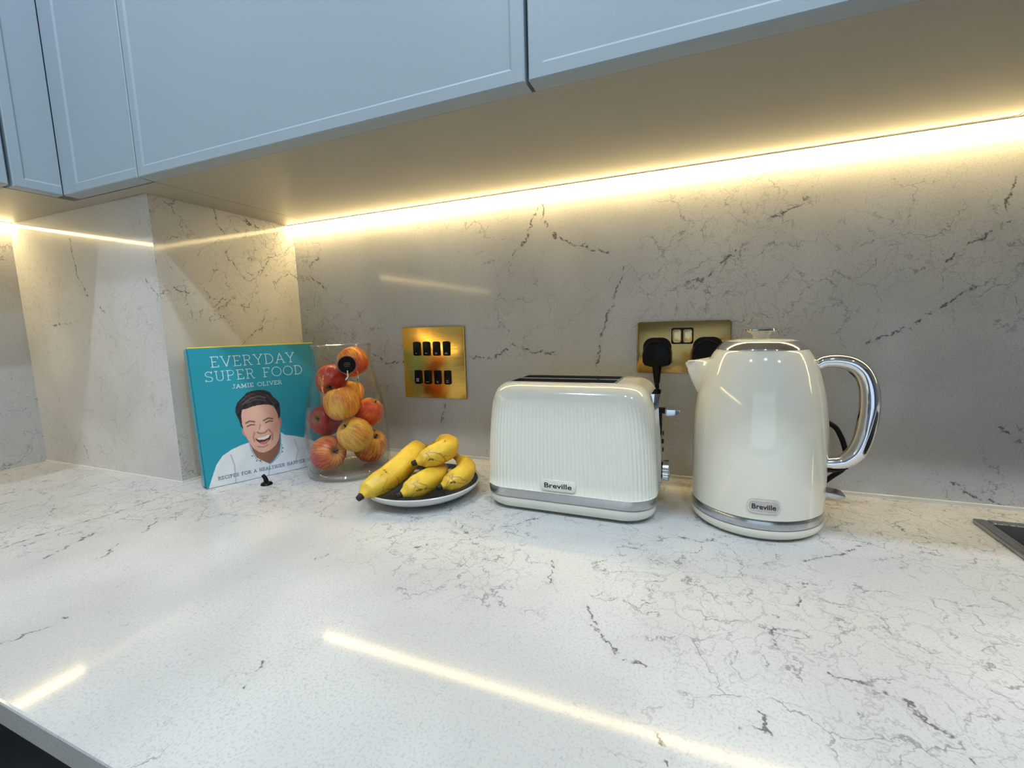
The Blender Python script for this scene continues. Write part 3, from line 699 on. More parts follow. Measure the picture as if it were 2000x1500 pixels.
# round dark badge on the neck, facing the camera
bdir = Vector((0.3-JX, -0.8056-JY, 0)).normalized()
ba = math.atan2(bdir.y, bdir.x) + math.radians(7)
bc = Vector((0.0560*math.cos(ba), 0.0560*math.sin(ba), 0.2085))
zx = Vector((math.cos(ba), math.sin(ba), 0)); xx = Vector((-math.sin(ba), math.cos(ba), 0))
def disc(name, r, t0, t1, mat, parent, n=32, cz=0.0, r_in=0.0):
    v = []; f = []
    for tt in (t0, t1):
        for i in range(n):
            a = 2*PI*i/n; q = bc + xx*(r*math.cos(a)) + Vector((0, 0, r*math.sin(a)+cz)) + zx*tt; v.append(q)
    f.append(tuple(range(n))); f.append(tuple(range(2*n-1, n-1, -1)))
    f += [(i, n+i, n+(i+1) % n, (i+1) % n) for i in range(n)]
    return mk(name, v, f, mat, parent)
M['tag'] = pbsdf('dark_badge', (0.006, 0.004, 0.005), 0.35, 0.0, 0.2)
M['tagr'] = pbsdf('badge_ring', (0.16, 0.13, 0.13), 0.35)
disc('badge_ring', 0.0163, 0.0, 0.0014, M['tagr'], e)
bd_ = disc('badge', 0.0150, 0.0014, 0.0020, M['tag'], e)
bm = bmesh.new()
for (x0, z0, w, h) in [(-0.005, 0.003, 0.010, 0.0011), (-0.006, 0.0, 0.012, 0.0011), (-0.004, -0.003, 0.008, 0.0011)]:
    v = [bm.verts.new(bc + xx*a + Vector((0, 0, b)) + zx*0.0022) for a, b in [(x0, z0), (x0+w, z0), (x0+w, z0+h), (x0, z0+h)]]; bm.faces.new(v)
bm_obj('badge_lettering', bm, pbsdf('badge_print', (0.10, 0.085, 0.09), 0.4), bd_)
q0 = bc + zx*0.0014
tube('badge_clip', [q0+zx*0.0012+Vector((0,0,-0.010)), q0+zx*0.002+Vector((0,0,-0.015)), q0+zx*0.001+Vector((0,0,-0.021)), q0-xx*0.004+Vector((0,0,-0.026))], 0.0014, M['chrome'], e, 8, 5)

def apple_mat(name, bias, yel, red, seed, dull=0.0):
    m = pbsdf(name, red, 0.34, 0.0, 0.35, coat=0.08); g = NT(m); P = g.coord('Object')
    sx = g.N('ShaderNodeSeparateXYZ'); g.l.new(P, sx.inputs[0])
    ang = g.math('ARCTAN2', sx.outputs[1], sx.outputs[0])
    cb = g.N('ShaderNodeCombineXYZ'); g.l.new(g.math('MULTIPLY', g.math('COSINE', ang), 8.0), cb.inputs[0]); g.l.new(g.math('MULTIPLY', g.math('SINE', ang), 8.0), cb.inputs[1]); g.l.new(g.math('MULTIPLY', sx.outputs[2], 26.0), cb.inputs[2])
    st = g.noise(g.vm('ADD', cb.outputs[0], (seed, seed, 0)), 2.0, 5, 0.7)
    bigv = g.noise(g.vm('ADD', P, (seed*0.37, seed*0.21, 0)), 22.0, 2)
    f = g.math('ADD', g.math('MULTIPLY', st, 1.25), g.math('ADD', g.math('MULTIPLY', bigv, 0.9), bias-0.42))
    fac = g.ramp(f, 0.44, 0.86)
    c = g.mix(fac, yel, red)
    # green-brown around the stem hollow
    rad = g.vm('LENGTH', g.vm('MULTIPLY', P, (1, 1, 0)))
    top = g.math('MULTIPLY', g.ramp(rad, 0.013, 0.003), g.ramp(sx.outputs[2], 0.0, 0.012))
    c = g.mix(g.math('MULTIPLY', top, 0.75), c, (0.26, 0.22, 0.06))
    lent = g.vor(P, 190.0)
    c = g.mix(g.ramp(lent, 0.16, 0.08, 0, 0.45), c, (0.75, 0.52, 0.25))
    g.l.new(c, g.b.inputs['Base Color']); return m
YEL, RED = (0.80, 0.44, 0.075), (0.52, 0.055, 0.030)
AP = [ # centre, radius, axis direction, bias, yellow, red, label
 ((-0.2980,-0.1372,0.2112), 0.0287, (-0.5,-0.1,0.9), 0.06, (0.85,0.42,0.035), (0.58,0.055,0.015), 'orange-red apple at the top of the jar, behind the dark badge'),
 ((-0.3417,-0.1501,0.1772), 0.0294, (0.45,-0.75,-0.62), 0.16, (0.74,0.28,0.04), (0.42,0.025,0.015), 'red apple second from the top, against the left shoulder of the jar'),
 ((-0.3329,-0.1079,0.1468), 0.0245, (0.1,0.3,1), -0.05, (0.86,0.44,0.03), (0.66,0.14,0.02), 'yellow-orange apple half hidden behind the middle apples at the back of the jar'),
 ((-0.3019,-0.1705,0.1371), 0.0320, (-0.2,-0.1,1.0), 0.02, (0.84,0.46,0.06), (0.60,0.13,0.03), 'pale orange streaky apple at the front, in the middle of the jar'),
 ((-0.3554,-0.1582,0.1001), 0.0305, (0.05,-0.95,0.30), 0.24, (0.50,0.12,0.03), (0.30,0.016,0.016), 'dark red apple with its hollow facing out, against the left of the jar'),
 ((-0.2867,-0.1148,0.1112), 0.0275, (0.5,0.2,0.8), 0.08, (0.86,0.36,0.03), (0.58,0.055,0.015), 'bright orange-red apple against the right side of the jar, halfway up'),
 ((-0.2831,-0.1624,0.0780), 0.0319, (-0.30,-0.62,0.72), -0.09, (0.78,0.50,0.085), (0.62,0.16,0.045), 'yellow-green apple with a pink blush and visible stem hollow, front right'),
 ((-0.3341,-0.1798,0.0434), 0.0330, (0.92,-0.25,0.25), 0.08, (0.76,0.34,0.075), (0.44,0.035,0.025), 'large pinkish striped apple at the bottom left of the jar'),
 ((-0.2929,-0.1107,0.0430), 0.0326, (0.6,-0.1,0.75), 0.05, (0.84,0.46,0.05), (0.50,0.030,0.012), 'red and yellow apple at the bottom right of the jar'),
]
APROF = [(0.0, 0.62), (0.06, 0.635), (0.13, 0.70), (0.22, 0.80), (0.34, 0.875), (0.48, 0.88), (0.64, 0.80), (0.80, 0.62), (0.93, 0.36), (1.0, 0.05), (0.985, -0.22), (0.90, -0.50), (0.76, -0.72), (0.58, -0.86), (0.42, -0.915), (0.28, -0.90), (0.16, -0.83), (0.07, -0.775), (0.0, -0.76)]
def apple(i, c, r, ax, bias, yel, red, label):
    r *= 0.98
    e = empty('apple', c); tag(e, label, 'apple', 'apples in the glass jar')
    e.rotation_mode = 'QUATERNION'; e.rotation_quaternion = Vector(ax).normalized().to_track_quat('Z', 'Y')
    m = apple_mat('apple_skin', bias, yel, red, i*3.7+1.3)
    # smooth profile
    P = catmull([(a, b, 0) for a, b in APROF], 4)
    n = 40; verts = []; faces = []; rows = []
    for q in P:
        rr, zz = max(q.x, 0)*r, q.y*r
        if q.x < 1e-3: rows.append([len(verts)]); verts.append((0, 0, zz))
        else:
            st = len(verts); rows.append(list(range(st, st+n)))
            for k_ in range(n):
                a = 2*PI*k_/n; w = 1 - 0.022*(0.5-0.5*math.cos(5*a+i))*max(0.0, -q.y+0.25) + 0.012*math.sin(2*a+i)
                verts.append((rr*w*math.cos(a), rr*w*math.sin(a), zz))
    for A, B in zip(rows[:-1], rows[1:]):
        for k_ in range(n):
            j = (k_+1) % n
            if len(A) == 1 and len(B) == 1: continue
            if len(A) == 1: faces.append((A[0], B[k_], B[j]))
            elif len(B) == 1: faces.append((A[j], A[k_], B[0]))
            else: faces.append((A[k_], B[k_], B[j], A[j]))
    mk('flesh', verts, faces, m, e, True)
    tube('stem', [(0, 0, 0.60*r), (0.02*r, 0, 0.78*r), (0.09*r, 0.03*r, 0.93*r)], lambda t: r*0.045*(1+0.3*t), M['stem'], e, 8, 4)
    lathe('calyx', [(0.0, -0.79*r), (0.05*r, -0.80*r), (0.09*r, -0.87*r), (0.03*r, -0.83*r), (0.0, -0.82*r)], M['stem'], e, 10)
M['stem'] = pbsdf('brown_stem', (0.045, 0.028, 0.012), 0.7)
for i, a in enumerate(AP): apple(i, *a)

# ------------------------------------------------------------------ plate with bananas
PX, PY = -0.1114, -0.2056
e = empty('fruit_plate', (PX, PY, 0)); tag(e, 'round white plate with a dark slate-blue inside, holding bananas', 'plate')
M['plate_w'] = pbsdf('white_glaze', (0.62, 0.63, 0.62), 0.2); M['plate_d'] = pbsdf('slate_blue_glaze', (0.028, 0.045, 0.058), 0.22)
lathe('plate_body', [(0.0, 0.003), (0.045, 0.003), (0.047, 0.0006), (0.056, 0.0006), (0.060, 0.0035), (0.075, 0.008), (0.087, 0.0145), (0.0930, 0.0205), (0.0947, 0.0240), (0.0937, 0.0256), (0.0918, 0.0250), (0.0900, 0.0228)], M['plate_w'], e, 96)
lathe('dish_inside', [(0.0905, 0.0236), (0.0880, 0.0202), (0.0840, 0.0168), (0.074, 0.0120), (0.060, 0.0085), (0.045, 0.0075), (0.0, 0.0070)], M['plate_d'], e, 96)
def banana_mat():
    m = pbsdf('banana_skin', (0.75, 0.47, 0.035), 0.42); g = NT(m); P = g.coord('Object')
    n = g.noise(P, 26.0, 4, 0.6); c = g.mix(g.ramp(n, 0.35, 0.7), (0.80, 0.53, 0.045), (0.66, 0.40, 0.030))
    gr = g.noise(P, 9.0, 2); c = g.mix(g.ramp(gr, 0.60, 0.75, 0, 0.45), c, (0.46, 0.40, 0.05))
    sp = g.vor(g.vm('ADD', P, g.vm('SCALE', g.noise(P, 60.0, 3, 0.6, 'Color'), scale=0.02)), 70.0)
    spm = g.math('MULTIPLY', g.ramp(sp, 0.22, 0.10), g.ramp(g.noise(P, 24.0, 2), 0.50, 0.60))
    c = g.mix(g.math('MULTIPLY', spm, 0.85), c, (0.055, 0.028, 0.008))
    ln = g.vor(g.vm('MULTIPLY', g.vm('ADD', P, g.vm('SCALE', g.noise(P, 30.0, 3, 0.5, 'Color'), scale=0.03)), (1, 0.35, 1)), 34.0, 'DISTANCE_TO_EDGE')
    lm = g.math('MULTIPLY', g.ramp(ln, 0.030, 0.005), g.ramp(g.noise(P, 15.0, 2), 0.52, 0.62))
    c = g.mix(g.math('MULTIPLY', lm, 0.6), c, (0.10, 0.055, 0.012))
    g.l.new(c, g.b.inputs['Base Color']); return m
M['banana'] = banana_mat(); M['btip'] = pbsdf('banana_tip_black', (0.014, 0.009, 0.006), 0.7); M['bstalk'] = pbsdf('banana_stalk', (0.34, 0.24, 0.045), 0.6)
def banana(pts, r, label, stalk=None):
    c = Vector((sum(p[0] for p in pts)/len(pts), sum(p[1] for p in pts)/len(pts), min(p[2] for p in pts)-r))
    e = empty('banana', c); tag(e, label, 'banana', 'bananas on the plate')
    P = [Vector(p)-c for p in pts]
    def prof(t):
        k = [(0, 0.27), (0.05, 0.42), (0.14, 0.76), (0.28, 0.96), (0.45, 1.0), (0.65, 0.98), (0.82, 0.86), (0.93, 0.62), (1.0, 0.36)]
        for (a, va), (b, vb) in zip(k[:-1], k[1:]):
            if t <= b:
                s = (t-a)/(b-a); s = s*s*(3-2*s) if a > 0.04 else s; return r*(va+(vb-va)*s)
        return r*0.36
    tube('skin', P, prof, M['banana'], e, 25, 10, shape=lambda a: 1+0.045*math.cos(5*a), ref=(0, 0, 1))
    d = (P[0]-P[1]).normalized()
    tube('blossom_tip', [P[0]-d*0.0015, P[0]+d*0.003, P[0]+d*0.007], lambda t: r*(0.285-0.07*t), M['btip'], e, 12, 3, ref=(0, 0, 1))
    if stalk:
        Q = [P[-1]] + [Vector(s)-c for s in stalk]; d2 = (P[-1]-P[-2]).normalized()
        tube('stalk', [P[-1]-d2*0.002] + Q[1:], lambda t: r*(0.40-0.10*t), M['bstalk'], e, 12, 5, ref=(0, 0, 1))
banana([(-0.1448,-0.3110,0.0310),(-0.1420,-0.2950,0.0370),(-0.1330,-0.2700,0.0440),(-0.1290,-0.2390,0.0530),(-0.1340,-0.2050,0.0590),(-0.1450,-0.1700,0.0610),(-0.1560,-0.1400,0.0570)], 0.0195,
       'largest banana, lying across the left of the plate with its tip over the rim', [(-0.160,-0.128,0.054),(-0.158,-0.115,0.052)])
banana([(-0.0933,-0.2866,0.0310),(-0.0850,-0.2720,0.0355),(-0.0780,-0.2520,0.0385),(-0.0760,-0.2260,0.0395),(-0.0840,-0.1980,0.0390),(-0.0960,-0.1720,0.0370)], 0.0175,
       'lower middle banana on the plate, lying under the topmost banana', [(-0.103,-0.160,0.036),(-0.112,-0.148,0.038)])
banana([(-0.0945,-0.2440,0.0660),(-0.0850,-0.2330,0.0695),(-0.0735,-0.2170,0.0735),(-0.0690,-0.1960,0.0765),(-0.0780,-0.1740,0.0770),(-0.0960,-0.1590,0.0745),(-0.1120,-0.1540,0.0700)], 0.0175,
       'topmost short curved banana, resting on the other bananas', [(-0.122,-0.151,0.066),(-0.130,-0.146,0.060)])
banana([(-0.0502,-0.2465,0.0335),(-0.0420,-0.2330,0.0370),(-0.0360,-0.2130,0.0400),(-0.0390,-0.1900,0.0410),(-0.0530,-0.1660,0.0430),(-0.0720,-0.1500,0.0460)], 0.0160,
       'rightmost banana, curving along the right rim of the plate', [(-0.084,-0.144,0.049),(-0.096,-0.140,0.053)])

# ------------------------------------------------------------------ toaster
TX, TY = 0.1285, -0.1365
e = empty('toaster', (TX, TY, 0)); tag(e, 'cream ribbed two-slot toaster with chrome band, beside the kettle', 'toaster')
HWX, HWY, RC = 0.1240, 0.0855, 0.040
def rloop(hx, hy, rc, n_str, flute=0.0, nf=0):
    """points of a rounded rectangle at equal arc steps, optionally fluted outwards"""
    sx, sy = 2*(hx-rc), 2*(hy-rc); qa = PI/2*rc
    per = 2*sx + 2*sy + 4*qa; N = n_str; out = []
    for i in range(N):
        s = per*i/N
        segs = [('l', sx, (-(hx-rc), -hy), (1, 0), (0, -1)), ('a', qa, (hx-rc, -(hy-rc)), -PI/2, 0), ('l', sy, (hx, -(hy-rc)), (0, 1), (1, 0)), ('a', qa, (hx-rc, hy-rc), 0, 0),
                ('l', sx, (hx-rc, hy), (-1, 0), (0, 1)), ('a', qa, (-(hx-rc), hy-rc), PI/2, 0), ('l', sy, (-hx, hy-rc), (0, -1), (-1, 0)), ('a', qa, (-(hx-rc), -(hy-rc)), PI, 0)]
        for sg in segs:
            if s <= sg[1] + 1e-12:
                if sg[0] == 'l':
                    x = sg[2][0]+sg[3][0]*s; y = sg[2][1]+sg[3][1]*s; nx_, ny_ = sg[4]
                else:
                    a = sg[3]+s/rc; nx_, ny_ = math.cos(a), math.sin(a); x = sg[2][0]+rc*nx_; y = sg[2][1]+rc*ny_
                break
            s -= sg[1]
        d = flute*(abs(math.sin(PI*nf*i/N)) - 0.5) if nf else 0.0
        out.append((x+nx_*d, y+ny_*d))
    return out
NF = 134; NP = NF*8
levels = [(-0.0015, 0.0345, 0.0), (0.0, 0.0355, 1), (0.0004, 0.05, 1), (0.0014, 0.08, 1), (0.0030, 0.11, 1), (0.0050, 0.135, 1), (0.0066, 0.150, 1), (0.0074, 0.155, 0.8), (0.0082, 0.160, 0.35), (0.0090, 0.164, 0.0), (0.0104, 0.1685, 0), (0.0124, 0.1730, 0), (0.0152, 0.1772, 0), (0.0188, 0.1806, 0), (0.0232, 0.1832, 0), (0.0285, 0.1848, 0), (0.0340, 0.1856, 0)]
verts = []; faces = []
for ins, z, fl in levels:
    verts += [(x, y, z) for x, y in rloop(HWX-ins, HWY-ins, max(RC-ins*0.55, 0.010), NP, 0.0011*fl, NF)]
# top deck: bridge to the slot opening
SXO, SYO = -0.0120, -0.0020
SHX, SHY = 0.0810, 0.0440
verts += [(x+SXO, y+SYO, 0.1860) for x, y in rloop(SHX, SHY, 0.006, NP)]
nl = len(levels)+1
for k_ in range(nl-1):
    for i in range(NP):
        j = (i+1) % NP; faces.append((k_*NP+i, k_*NP+j, (k_+1)*NP+j, (k_+1)*NP+i))
o = mk('shell', verts, faces, M['cream_t'], e, True)
# slot insert: chrome rim, two openings with dark walls
bm = bmesh.new()
zr = 0.1864
for a, b in [((-SHX, -SHY), (SHX, -SHY+0.0035)), ((-SHX, SHY-0.0035), (SHX, SHY)), ((-SHX, -SHY+0.0035), (-SHX+0.004, SHY-0.0035)), ((SHX-0.004, -SHY+0.0035), (SHX, SHY-0.0035)), ((-SHX+0.004, -0.006), (SHX-0.004, 0.006))]:
    bm_box(bm, (a[0]+SXO, a[1]+SYO, 0.1815), (b[0]+SXO, b[1]+SYO, zr))
bm_obj('slot_rim', bm, M['chrome'], e)
for y0, y1 in ((-SHY+0.0036, -0.0061), (0.0061, SHY-0.0036)):
    bm = bmesh.new()
    x0, x1 = SXO-SHX+0.0041, SXO+SHX-0.0041; a, b = y0+SYO, y1+SYO
    v = [bm.verts.new(q) for q in [(x0,a,0.1855),(x1,a,0.1855),(x1,b,0.1855),(x0,b,0.1855),(x0,a,0.07),(x1,a,0.07),(x1,b,0.07),(x0,b,0.07)]]
    for f in [(0,1,5,4),(1,2,6,5),(2,3,7,6),(3,0,4,7),(4,5,6,7)]: bm.faces.new([v[i] for i in f])
    sl = bm_obj('bread_slot', bm, M['well'], e)
    for gy in (a+0.005, b-0.005):
        for kx in range(7):
            xx_ = x0 + (x1-x0)*(kx+0.5)/7
            tube('guide_wire', [(xx_, gy, 0.08), (xx_, gy, 0.13), (xx_, gy, 0.179)], 0.0009, M['chrome'], sl, 6, 2)
# chrome band and lower base
def ringloft(name, lv, mat, n=200):
    v = []; f = []
    for ins, z in lv: v += [(x, y, z) for x, y in rloop(HWX-ins, HWY-ins, RC-ins*0.4, n)]
    for k_ in range(len(lv)-1):
        for i in range(n):
            j = (i+1) % n; f.append((k_*n+i, k_*n+j, (k_+1)*n+j, (k_+1)*n+i))
    f.append(tuple(range(n))[::-1]); f.append(tuple((len(lv)-1)*n+i for i in range(n)))
    return smooth_angle(mk(name, v, f, mat, e), 35)
ringloft('chrome_band', [(0.003, 0.0205), (-0.0004, 0.0215), (-0.0008, 0.0280), (0.0000, 0.0345), (0.003, 0.0346)], M['satin'])
ringloft('base', [(0.012, 0.0035), (0.0055, 0.0045), (0.0022, 0.0080), (0.0005, 0.0140), (0.0005, 0.0190), (0.002, 0.0206)], M['cream_t'])
for fx, fy in ((-0.092, -0.050), (0.092, -0.050), (-0.092, 0.050), (0.092, 0.050)):
    lathe('foot', [(0.0, 0.0002), (0.008, 0.0002), (0.010, 0.0030), (0.010, 0.0044), (0.0, 0.0044)], M['cream_t'], e, 18, (fx, fy, 0))
# brand badge
me, wd = text_mesh('brand_lettering', 'Breville', 0.0072, M['ink'], e, 0.018, 1.0)
bmB = bmesh.new(); n_ = 0
bp = rrect(0.050, 0.0150, 0.0045, 5)
bg = wall_plate('badge', bp, 0.1243-TX, 0.0458, -HWY+0.0008, -HWY-0.0022, M['cream_t'], e, 0.0006)
lt = link('brand_lettering', me, M['ink'], bg); lt.location = (0.1243-TX, -HWY-0.0024, 0.0458); lt.rotation_euler = (PI/2, 0, 0); lt.scale = (0.0395/wd, 1, 1)
# end panel with lever, dial and flared top
SXR = HWX
def side_x(z): return HWX - np.interp(z, [0.035, 0.08, 0.11, 0.135, 0.152, 0.17], [0, 0.0014, 0.003, 0.0050, 0.0068, 0.0108])
zs = [0.036, 0.06, 0.08, 0.10, 0.12, 0.135, 0.148, 0.158, 0.170]
ext = [0.0035, 0.0048, 0.0050, 0.0050, 0.0050, 0.0052, 0.0058, 0.0075, 0.0120]
v = []; f = []
for z, ex in zip(zs, ext):
    x = side_x(z)
    for y in (-0.026, -0.022, 0.022, 0.026): v.append((x + (ex if abs(y) < 0.025 else 0.0005), y, z))
for k_ in range(len(zs)-1):
    for i in range(3): f.append((k_*4+i, k_*4+i+1, (k_+1)*4+i+1, (k_+1)*4+i))
t_ = (len(zs)-1)*4; f.append((t_, t_+1, t_+2, t_+3)); f.append((3, 2, 1, 0))
v += [(side_x(z)-0.002, y, z) for z in zs for y in (-0.026, 0.026)]; b0 = len(zs)*4
for k_ in range(len(zs)-1):
    f.append((b0+2*k_+1, b0+2*k_, b0+2*k_+2, b0+2*k_+3)); f.append((k_*4, (k_+1)*4, b0+2*k_+2, b0+2*k_)); f.append((k_*4+3, b0+2*k_+1, b0+2*k_+3, (k_+1)*4+3))
ep = mk('end_panel', v, f, M['chrome'], e); smooth_angle(ep, 30)
box('lever_slot', (SXR-0.002, -0.0035, 0.075), (SXR+0.0024, 0.0035, 0.145), M['black'], e)
lz = 0.1432
stm = box('lever_stem', (SXR-0.003, -0.004, lz-0.004), (SXR+0.0075, 0.004, lz+0.004), M['black'], e, 0.0006)
bm = bmesh.new()
vv = []
for x, hw, hh, dz in [(0.0070, 0.0150, 0.0056, 0.0), (0.0090, 0.0165, 0.0058, 0.0), (0.0200, 0.0165, 0.0050, 0.0005), (0.0265, 0.0150, 0.0030, 0.0016), (0.0275, 0.0135, 0.0010, 0.0022)]:
    vv.append([bm.verts.new((SXR+x, y, lz+dz+z)) for y, z in [(-hw, -hh), (hw, -hh), (hw, hh*0.8), (-hw, hh*0.8)]])
for A, B in zip(vv[:-1], vv[1:]):
    for i in range(4): bm.faces.new((A[i], A[(i+1) % 4], B[(i+1) % 4], B[i]))
bm.faces.new(vv[0][::-1]); bm.faces.new(vv[-1])
bmesh.ops.bevel(bm, geom=[x for x in bm.edges], offset=0.0008, segments=1, profile=0.5, affect='EDGES')
bm_obj('lever', bm, M['chrome'], e)
# browning dial, axis along x, with a knurled rim
n_ = 48; v = []; f = []
dl = [(0.0038, 0.0120), (0.0050, 0.0145), (0.0125, 0.0148), (0.0145, 0.0132), (0.0146, 0.0)]
for x, r in dl[:-1]:
    for i in range(n_):
        a = 2*PI*i/n_; rr = r*(1+(0.025 if i % 2 else -0.025)*(1 if 0.004 < x < 0.013 else 0)); v.append((SXR+x, rr*math.cos(a), 0.0545+rr*math.sin(a)))
for k_ in range(len(dl)-2):
    for i in range(n_): j = (i+1) % n_; f.append((k_*n_+i, k_*n_+j, (k_+1)*n_+j, (k_+1)*n_+i))
f.append(tuple((len(dl)-2)*n_+i for i in range(n_))); f.append(tuple(range(n_))[::-1])
mk('browning_dial', v, f, M['chrome'], e)
for bz in (0.082, 0.0945, 0.107):
    lathe('function_button', [(0.0, 0.0), (0.0035, 0.0), (0.0035, 0.0015), (0.0, 0.0018)], M['black'], e, 14).matrix_local = Matrix.Translation((SXR+0.0028, 0.013, bz)) @ Matrix.Rotation(PI/2, 4, 'Y')

# ------------------------------------------------------------------ kettle
KX, KY = 0.3762, -0.1350
e = empty('kettle', (KX, KY, 0)); tag(e, 'cream dome-shaped electric kettle with chrome handle and lid ring', 'kettle')
lathe('power_base', [(0.0, 0.0004), (0.068, 0.0004), (0.0735, 0.0020), (0.0782, 0.0060), (0.0796, 0.0110), (0.0790, 0.0148), (0.076, 0.0152), (0.0, 0.0152)], M['cream'], e, 96)
lathe('chrome_band', [(0.072, 0.0155), (0.0785, 0.0158), (0.0797, 0.0180), (0.0795, 0.0250), (0.0785, 0.0270), (0.074, 0.0271)], M['satin'], e, 96)
KP = [(0.0780, 0.0272), (0.0792, 0.0285), (0.0795, 0.045), (0.0797, 0.070), (0.0797, 0.100), (0.0792, 0.125), (0.0780, 0.145), (0.0758, 0.165), (0.0722, 0.184), (0.0672, 0.202), (0.0615, 0.2165), (0.0560, 0.2265), (0.0526, 0.2305), (0.0500, 0.2310)]
lathe('body', KP, M['cream'], e, 128)
lid = lathe('lid', [(0.0418, 0.2385), (0.0412, 0.2408), (0.0370, 0.2424), (0.0280, 0.2436), (0.0150, 0.2442), (0.0, 0.2443)], M['cream'], e, 96)
lathe('lid_ring', [(0.0528, 0.2308), (0.0522, 0.2325), (0.0440, 0.2400), (0.0420, 0.2408), (0.0412, 0.2395)], M['chrome'], lid, 96)
kn = lathe('lid_knob', [(0.0125, 0.2436), (0.0102, 0.2446), (0.0096, 0.2468), (0.0108, 0.2492), (0.0138, 0.2514), (0.0172, 0.2530), (0.0, 0.2540)], M['cream'], lid, 48)
lathe('knob_ring', [(0.0170, 0.2529), (0.0184, 0.2540), (0.0180, 0.2562), (0.0148, 0.2576), (0.0, 0.2581)], M['chrome'], kn, 48)
# spout: shell drawn from the lip point to a U-shaped line on the body
def kr(z): return float(np.interp(z, [q[1] for q in KP], [q[0] for q in KP]))
tipv = Vector((0.2852-KX, 0, 0.2140))
curve = []
for i in range(25):
    s = -1 + 2*i/24
    z = 0.1680 + (0.2190-0.1680)*abs(s)**1.35; a = PI + s*0.55
    r = kr(z)-0.002; curve.append(Vector((r*math.cos(a), r*math.sin(a), z)))
v = []; f = []; steps = 10
for k_ in range(steps+1):
    t = k_/steps
    for i, c in enumerate(curve):
        s = -1+2*i/24
        tt = tipv + Vector((0.004*abs(s), 0.0060*s, -0.0022*(1-abs(s))))
        q = tt.lerp(c, t); q += Vector((0, 0.004*s*math.sin(PI*t), -0.0035*math.sin(PI*t)*(1-abs(s)))); v.append(q)
nc = len(curve)
for k_ in range(steps):
    for i in range(nc-1): f.append((k_*nc+i, k_*nc+i+1, (k_+1)*nc+i+1, (k_+1)*nc+i))
so = mk('spout', v, f, M['cream'], e, True)
md = so.modifiers.new('thickness', 'SOLIDIFY'); md.thickness = 0.0016; md.offset = 0
# dark mesh filter window behind the spout
v = []; f = []
for k_ in range(6):
    z = 0.176+0.036*k_/5
    for i in range(9):
        a = PI + (-0.36+0.72*i/8)*((z-0.166)/0.046); r = kr(z)+0.0006; v.append((r*math.cos(a), r*math.sin(a), z))
for k_ in range(5):
    for i in range(8): f.append((k_*9+i, k_*9+i+1, (k_+1)*9+i+1, (k_+1)*9+i))
mk('spout_filter', v, f, M['well'], e, True)
# handle
HP = [(0.4400,0.2095),(0.4480,0.2138),(0.4623,0.2145),(0.4767,0.2105),(0.4880,0.2001),(0.4948,0.1832),(0.4972,0.1624),(0.4962,0.1393),(0.4934,0.1197),(0.4873,0.1010),(0.4772,0.0893),(0.4677,0.0850),(0.4520,0.0832)]
def hr(t): return float(np.interp(t, [0, 0.08, 0.3, 0.5, 0.75, 0.92, 1], [0.0075, 0.0085, 0.0108, 0.0120, 0.0112, 0.0088, 0.0080]))
hd = tube('handle', [(x-KX, 0, z) for x, z in HP], hr, M['chrome'], e, 24, 8, flat=(1.15, 0.92), ref=(0, 1, 0))
tube('handle_reflection_strip', [(x-KX, 0, z) for x, z in [(0.4735,0.2025),(0.4825,0.1930),(0.4878,0.1805),(0.4895,0.1624),(0.4886,0.1393),(0.4860,0.1215),(0.4808,0.1070)]], lambda t: 0.0022*math.sin(PI*(0.12+0.76*t))+0.0008, M['black'], hd, 12, 6, flat=(1.7, 0.7))  # black strip stands in for the dark reflection along the handle's inner edge
tube('handle_foot', [(0.4530-KX, 0, 0.0745), (0.4650-KX, 0, 0.0752), (0.4790-KX, 0, 0.0790)], lambda t: 0.0052-0.0035*t, M['black'], hd, 12, 5, flat=(1.6, 0.8))
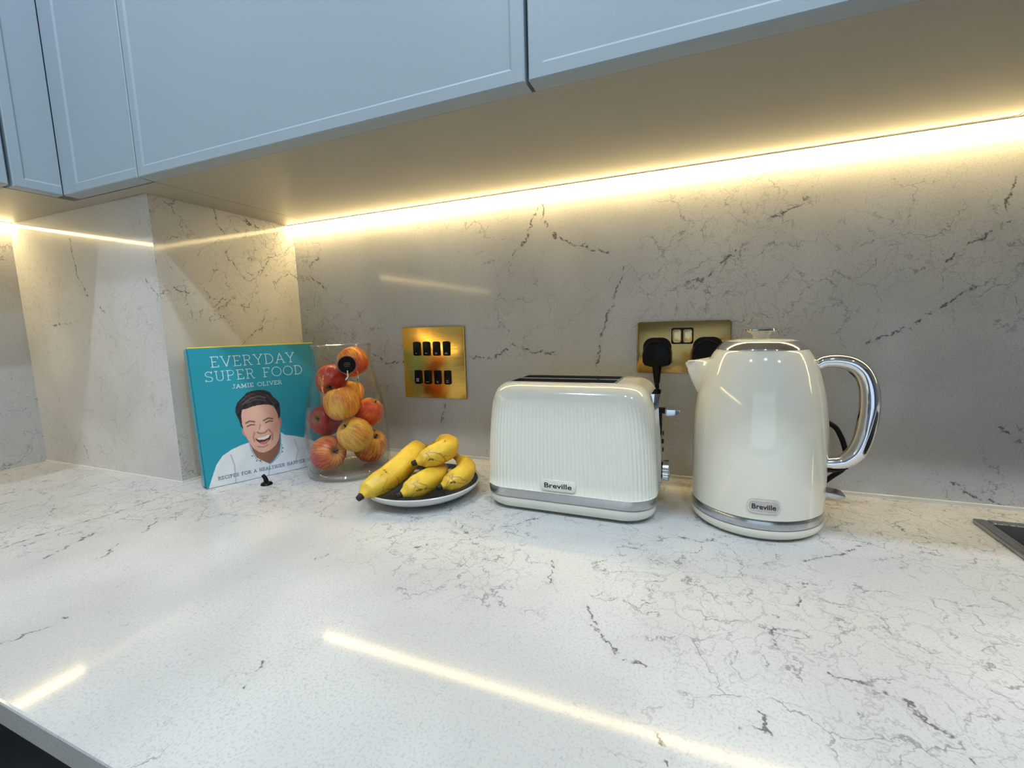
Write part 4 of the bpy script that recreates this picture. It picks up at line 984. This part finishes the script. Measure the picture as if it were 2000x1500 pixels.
# power lever at the foot
bm = bmesh.new(); rows = []
for x, z, hw, hh in [(0.4480, 0.0462, 0.011, 0.0030), (0.4600, 0.0452, 0.012, 0.0030), (0.4700, 0.0440, 0.012, 0.0028), (0.4765, 0.0432, 0.0105, 0.0022)]:
    rows.append([bm.verts.new((x-KX, y, z+s)) for y, s in [(-hw, -hh), (hw, -hh), (hw, hh), (-hw, hh)]])
for A, B in zip(rows[:-1], rows[1:]):
    for i in range(4): bm.faces.new((A[i], A[(i+1) % 4], B[(i+1) % 4], B[i]))
bm.faces.new(rows[0][::-1]); bm.faces.new(rows[-1])
bmesh.ops.bevel(bm, geom=list(bm.edges), offset=0.0009, segments=2, profile=0.5, affect='EDGES')
bm_obj('power_lever', bm, M['satin'], e)
# brand badge, wrapped on the body
def wrap(o, r0):
    for vtx in o.data.vertices:
        a = -PI/2 + vtx.co.x/0.0795; d = r0 + vtx.co.z
        vtx.co = (d*math.cos(a), d*math.sin(a), vtx.co.y)
def badge_mesh(name, w, h, r, t, cz, mat, parent):
    bm = bmesh.new(); nn_ = 24; cols_ = []
    for i in range(nn_+1):
        x = -w/2 + w*i/nn_
        dx = max(0, abs(x)-(w/2-r)); hh = h/2-r+math.sqrt(max(r*r-dx*dx, 0)); hh = max(hh, 0.0004)
        cols_.append([bm.verts.new((x, cz-hh, 0)), bm.verts.new((x, cz+hh, 0)), bm.verts.new((x, cz-hh, t)), bm.verts.new((x, cz+hh, t))])
    for A, B in zip(cols_[:-1], cols_[1:]):
        bm.faces.new((A[2], B[2], B[3], A[3])); bm.faces.new((A[0], B[0], B[2], A[2])); bm.faces.new((A[3], B[3], B[1], A[1]))
    bm.faces.new((cols_[0][0], cols_[0][2], cols_[0][3], cols_[0][1])); bm.faces.new((cols_[-1][2], cols_[-1][0], cols_[-1][1], cols_[-1][3]))
    o = bm_obj(name, bm, mat, parent); return o
kb = badge_mesh('badge', 0.0355, 0.0165, 0.0070, 0.0012, 0.0455, M['chrome'], e); kb.data.transform(Matrix.Translation((0.0015, 0, 0))); wrap(kb, 0.0794)
ki = badge_mesh('badge_inset', 0.0325, 0.0137, 0.0058, 0.0004, 0.0455, M['badge'], kb); ki.data.transform(Matrix.Translation((0.0015, 0, 0))); wrap(ki, 0.0805)
me, wd = text_mesh('brand_lettering', 'Breville', 0.0062, M['ink'], e, 0.02, 1.0)
for vtx in me.vertices: vtx.co = (vtx.co.x*0.0255/wd + 0.0015, vtx.co.y + 0.0455, 0.0)
kl = link('brand_lettering', me, M['ink'], kb); wrap(kl, 0.08115)
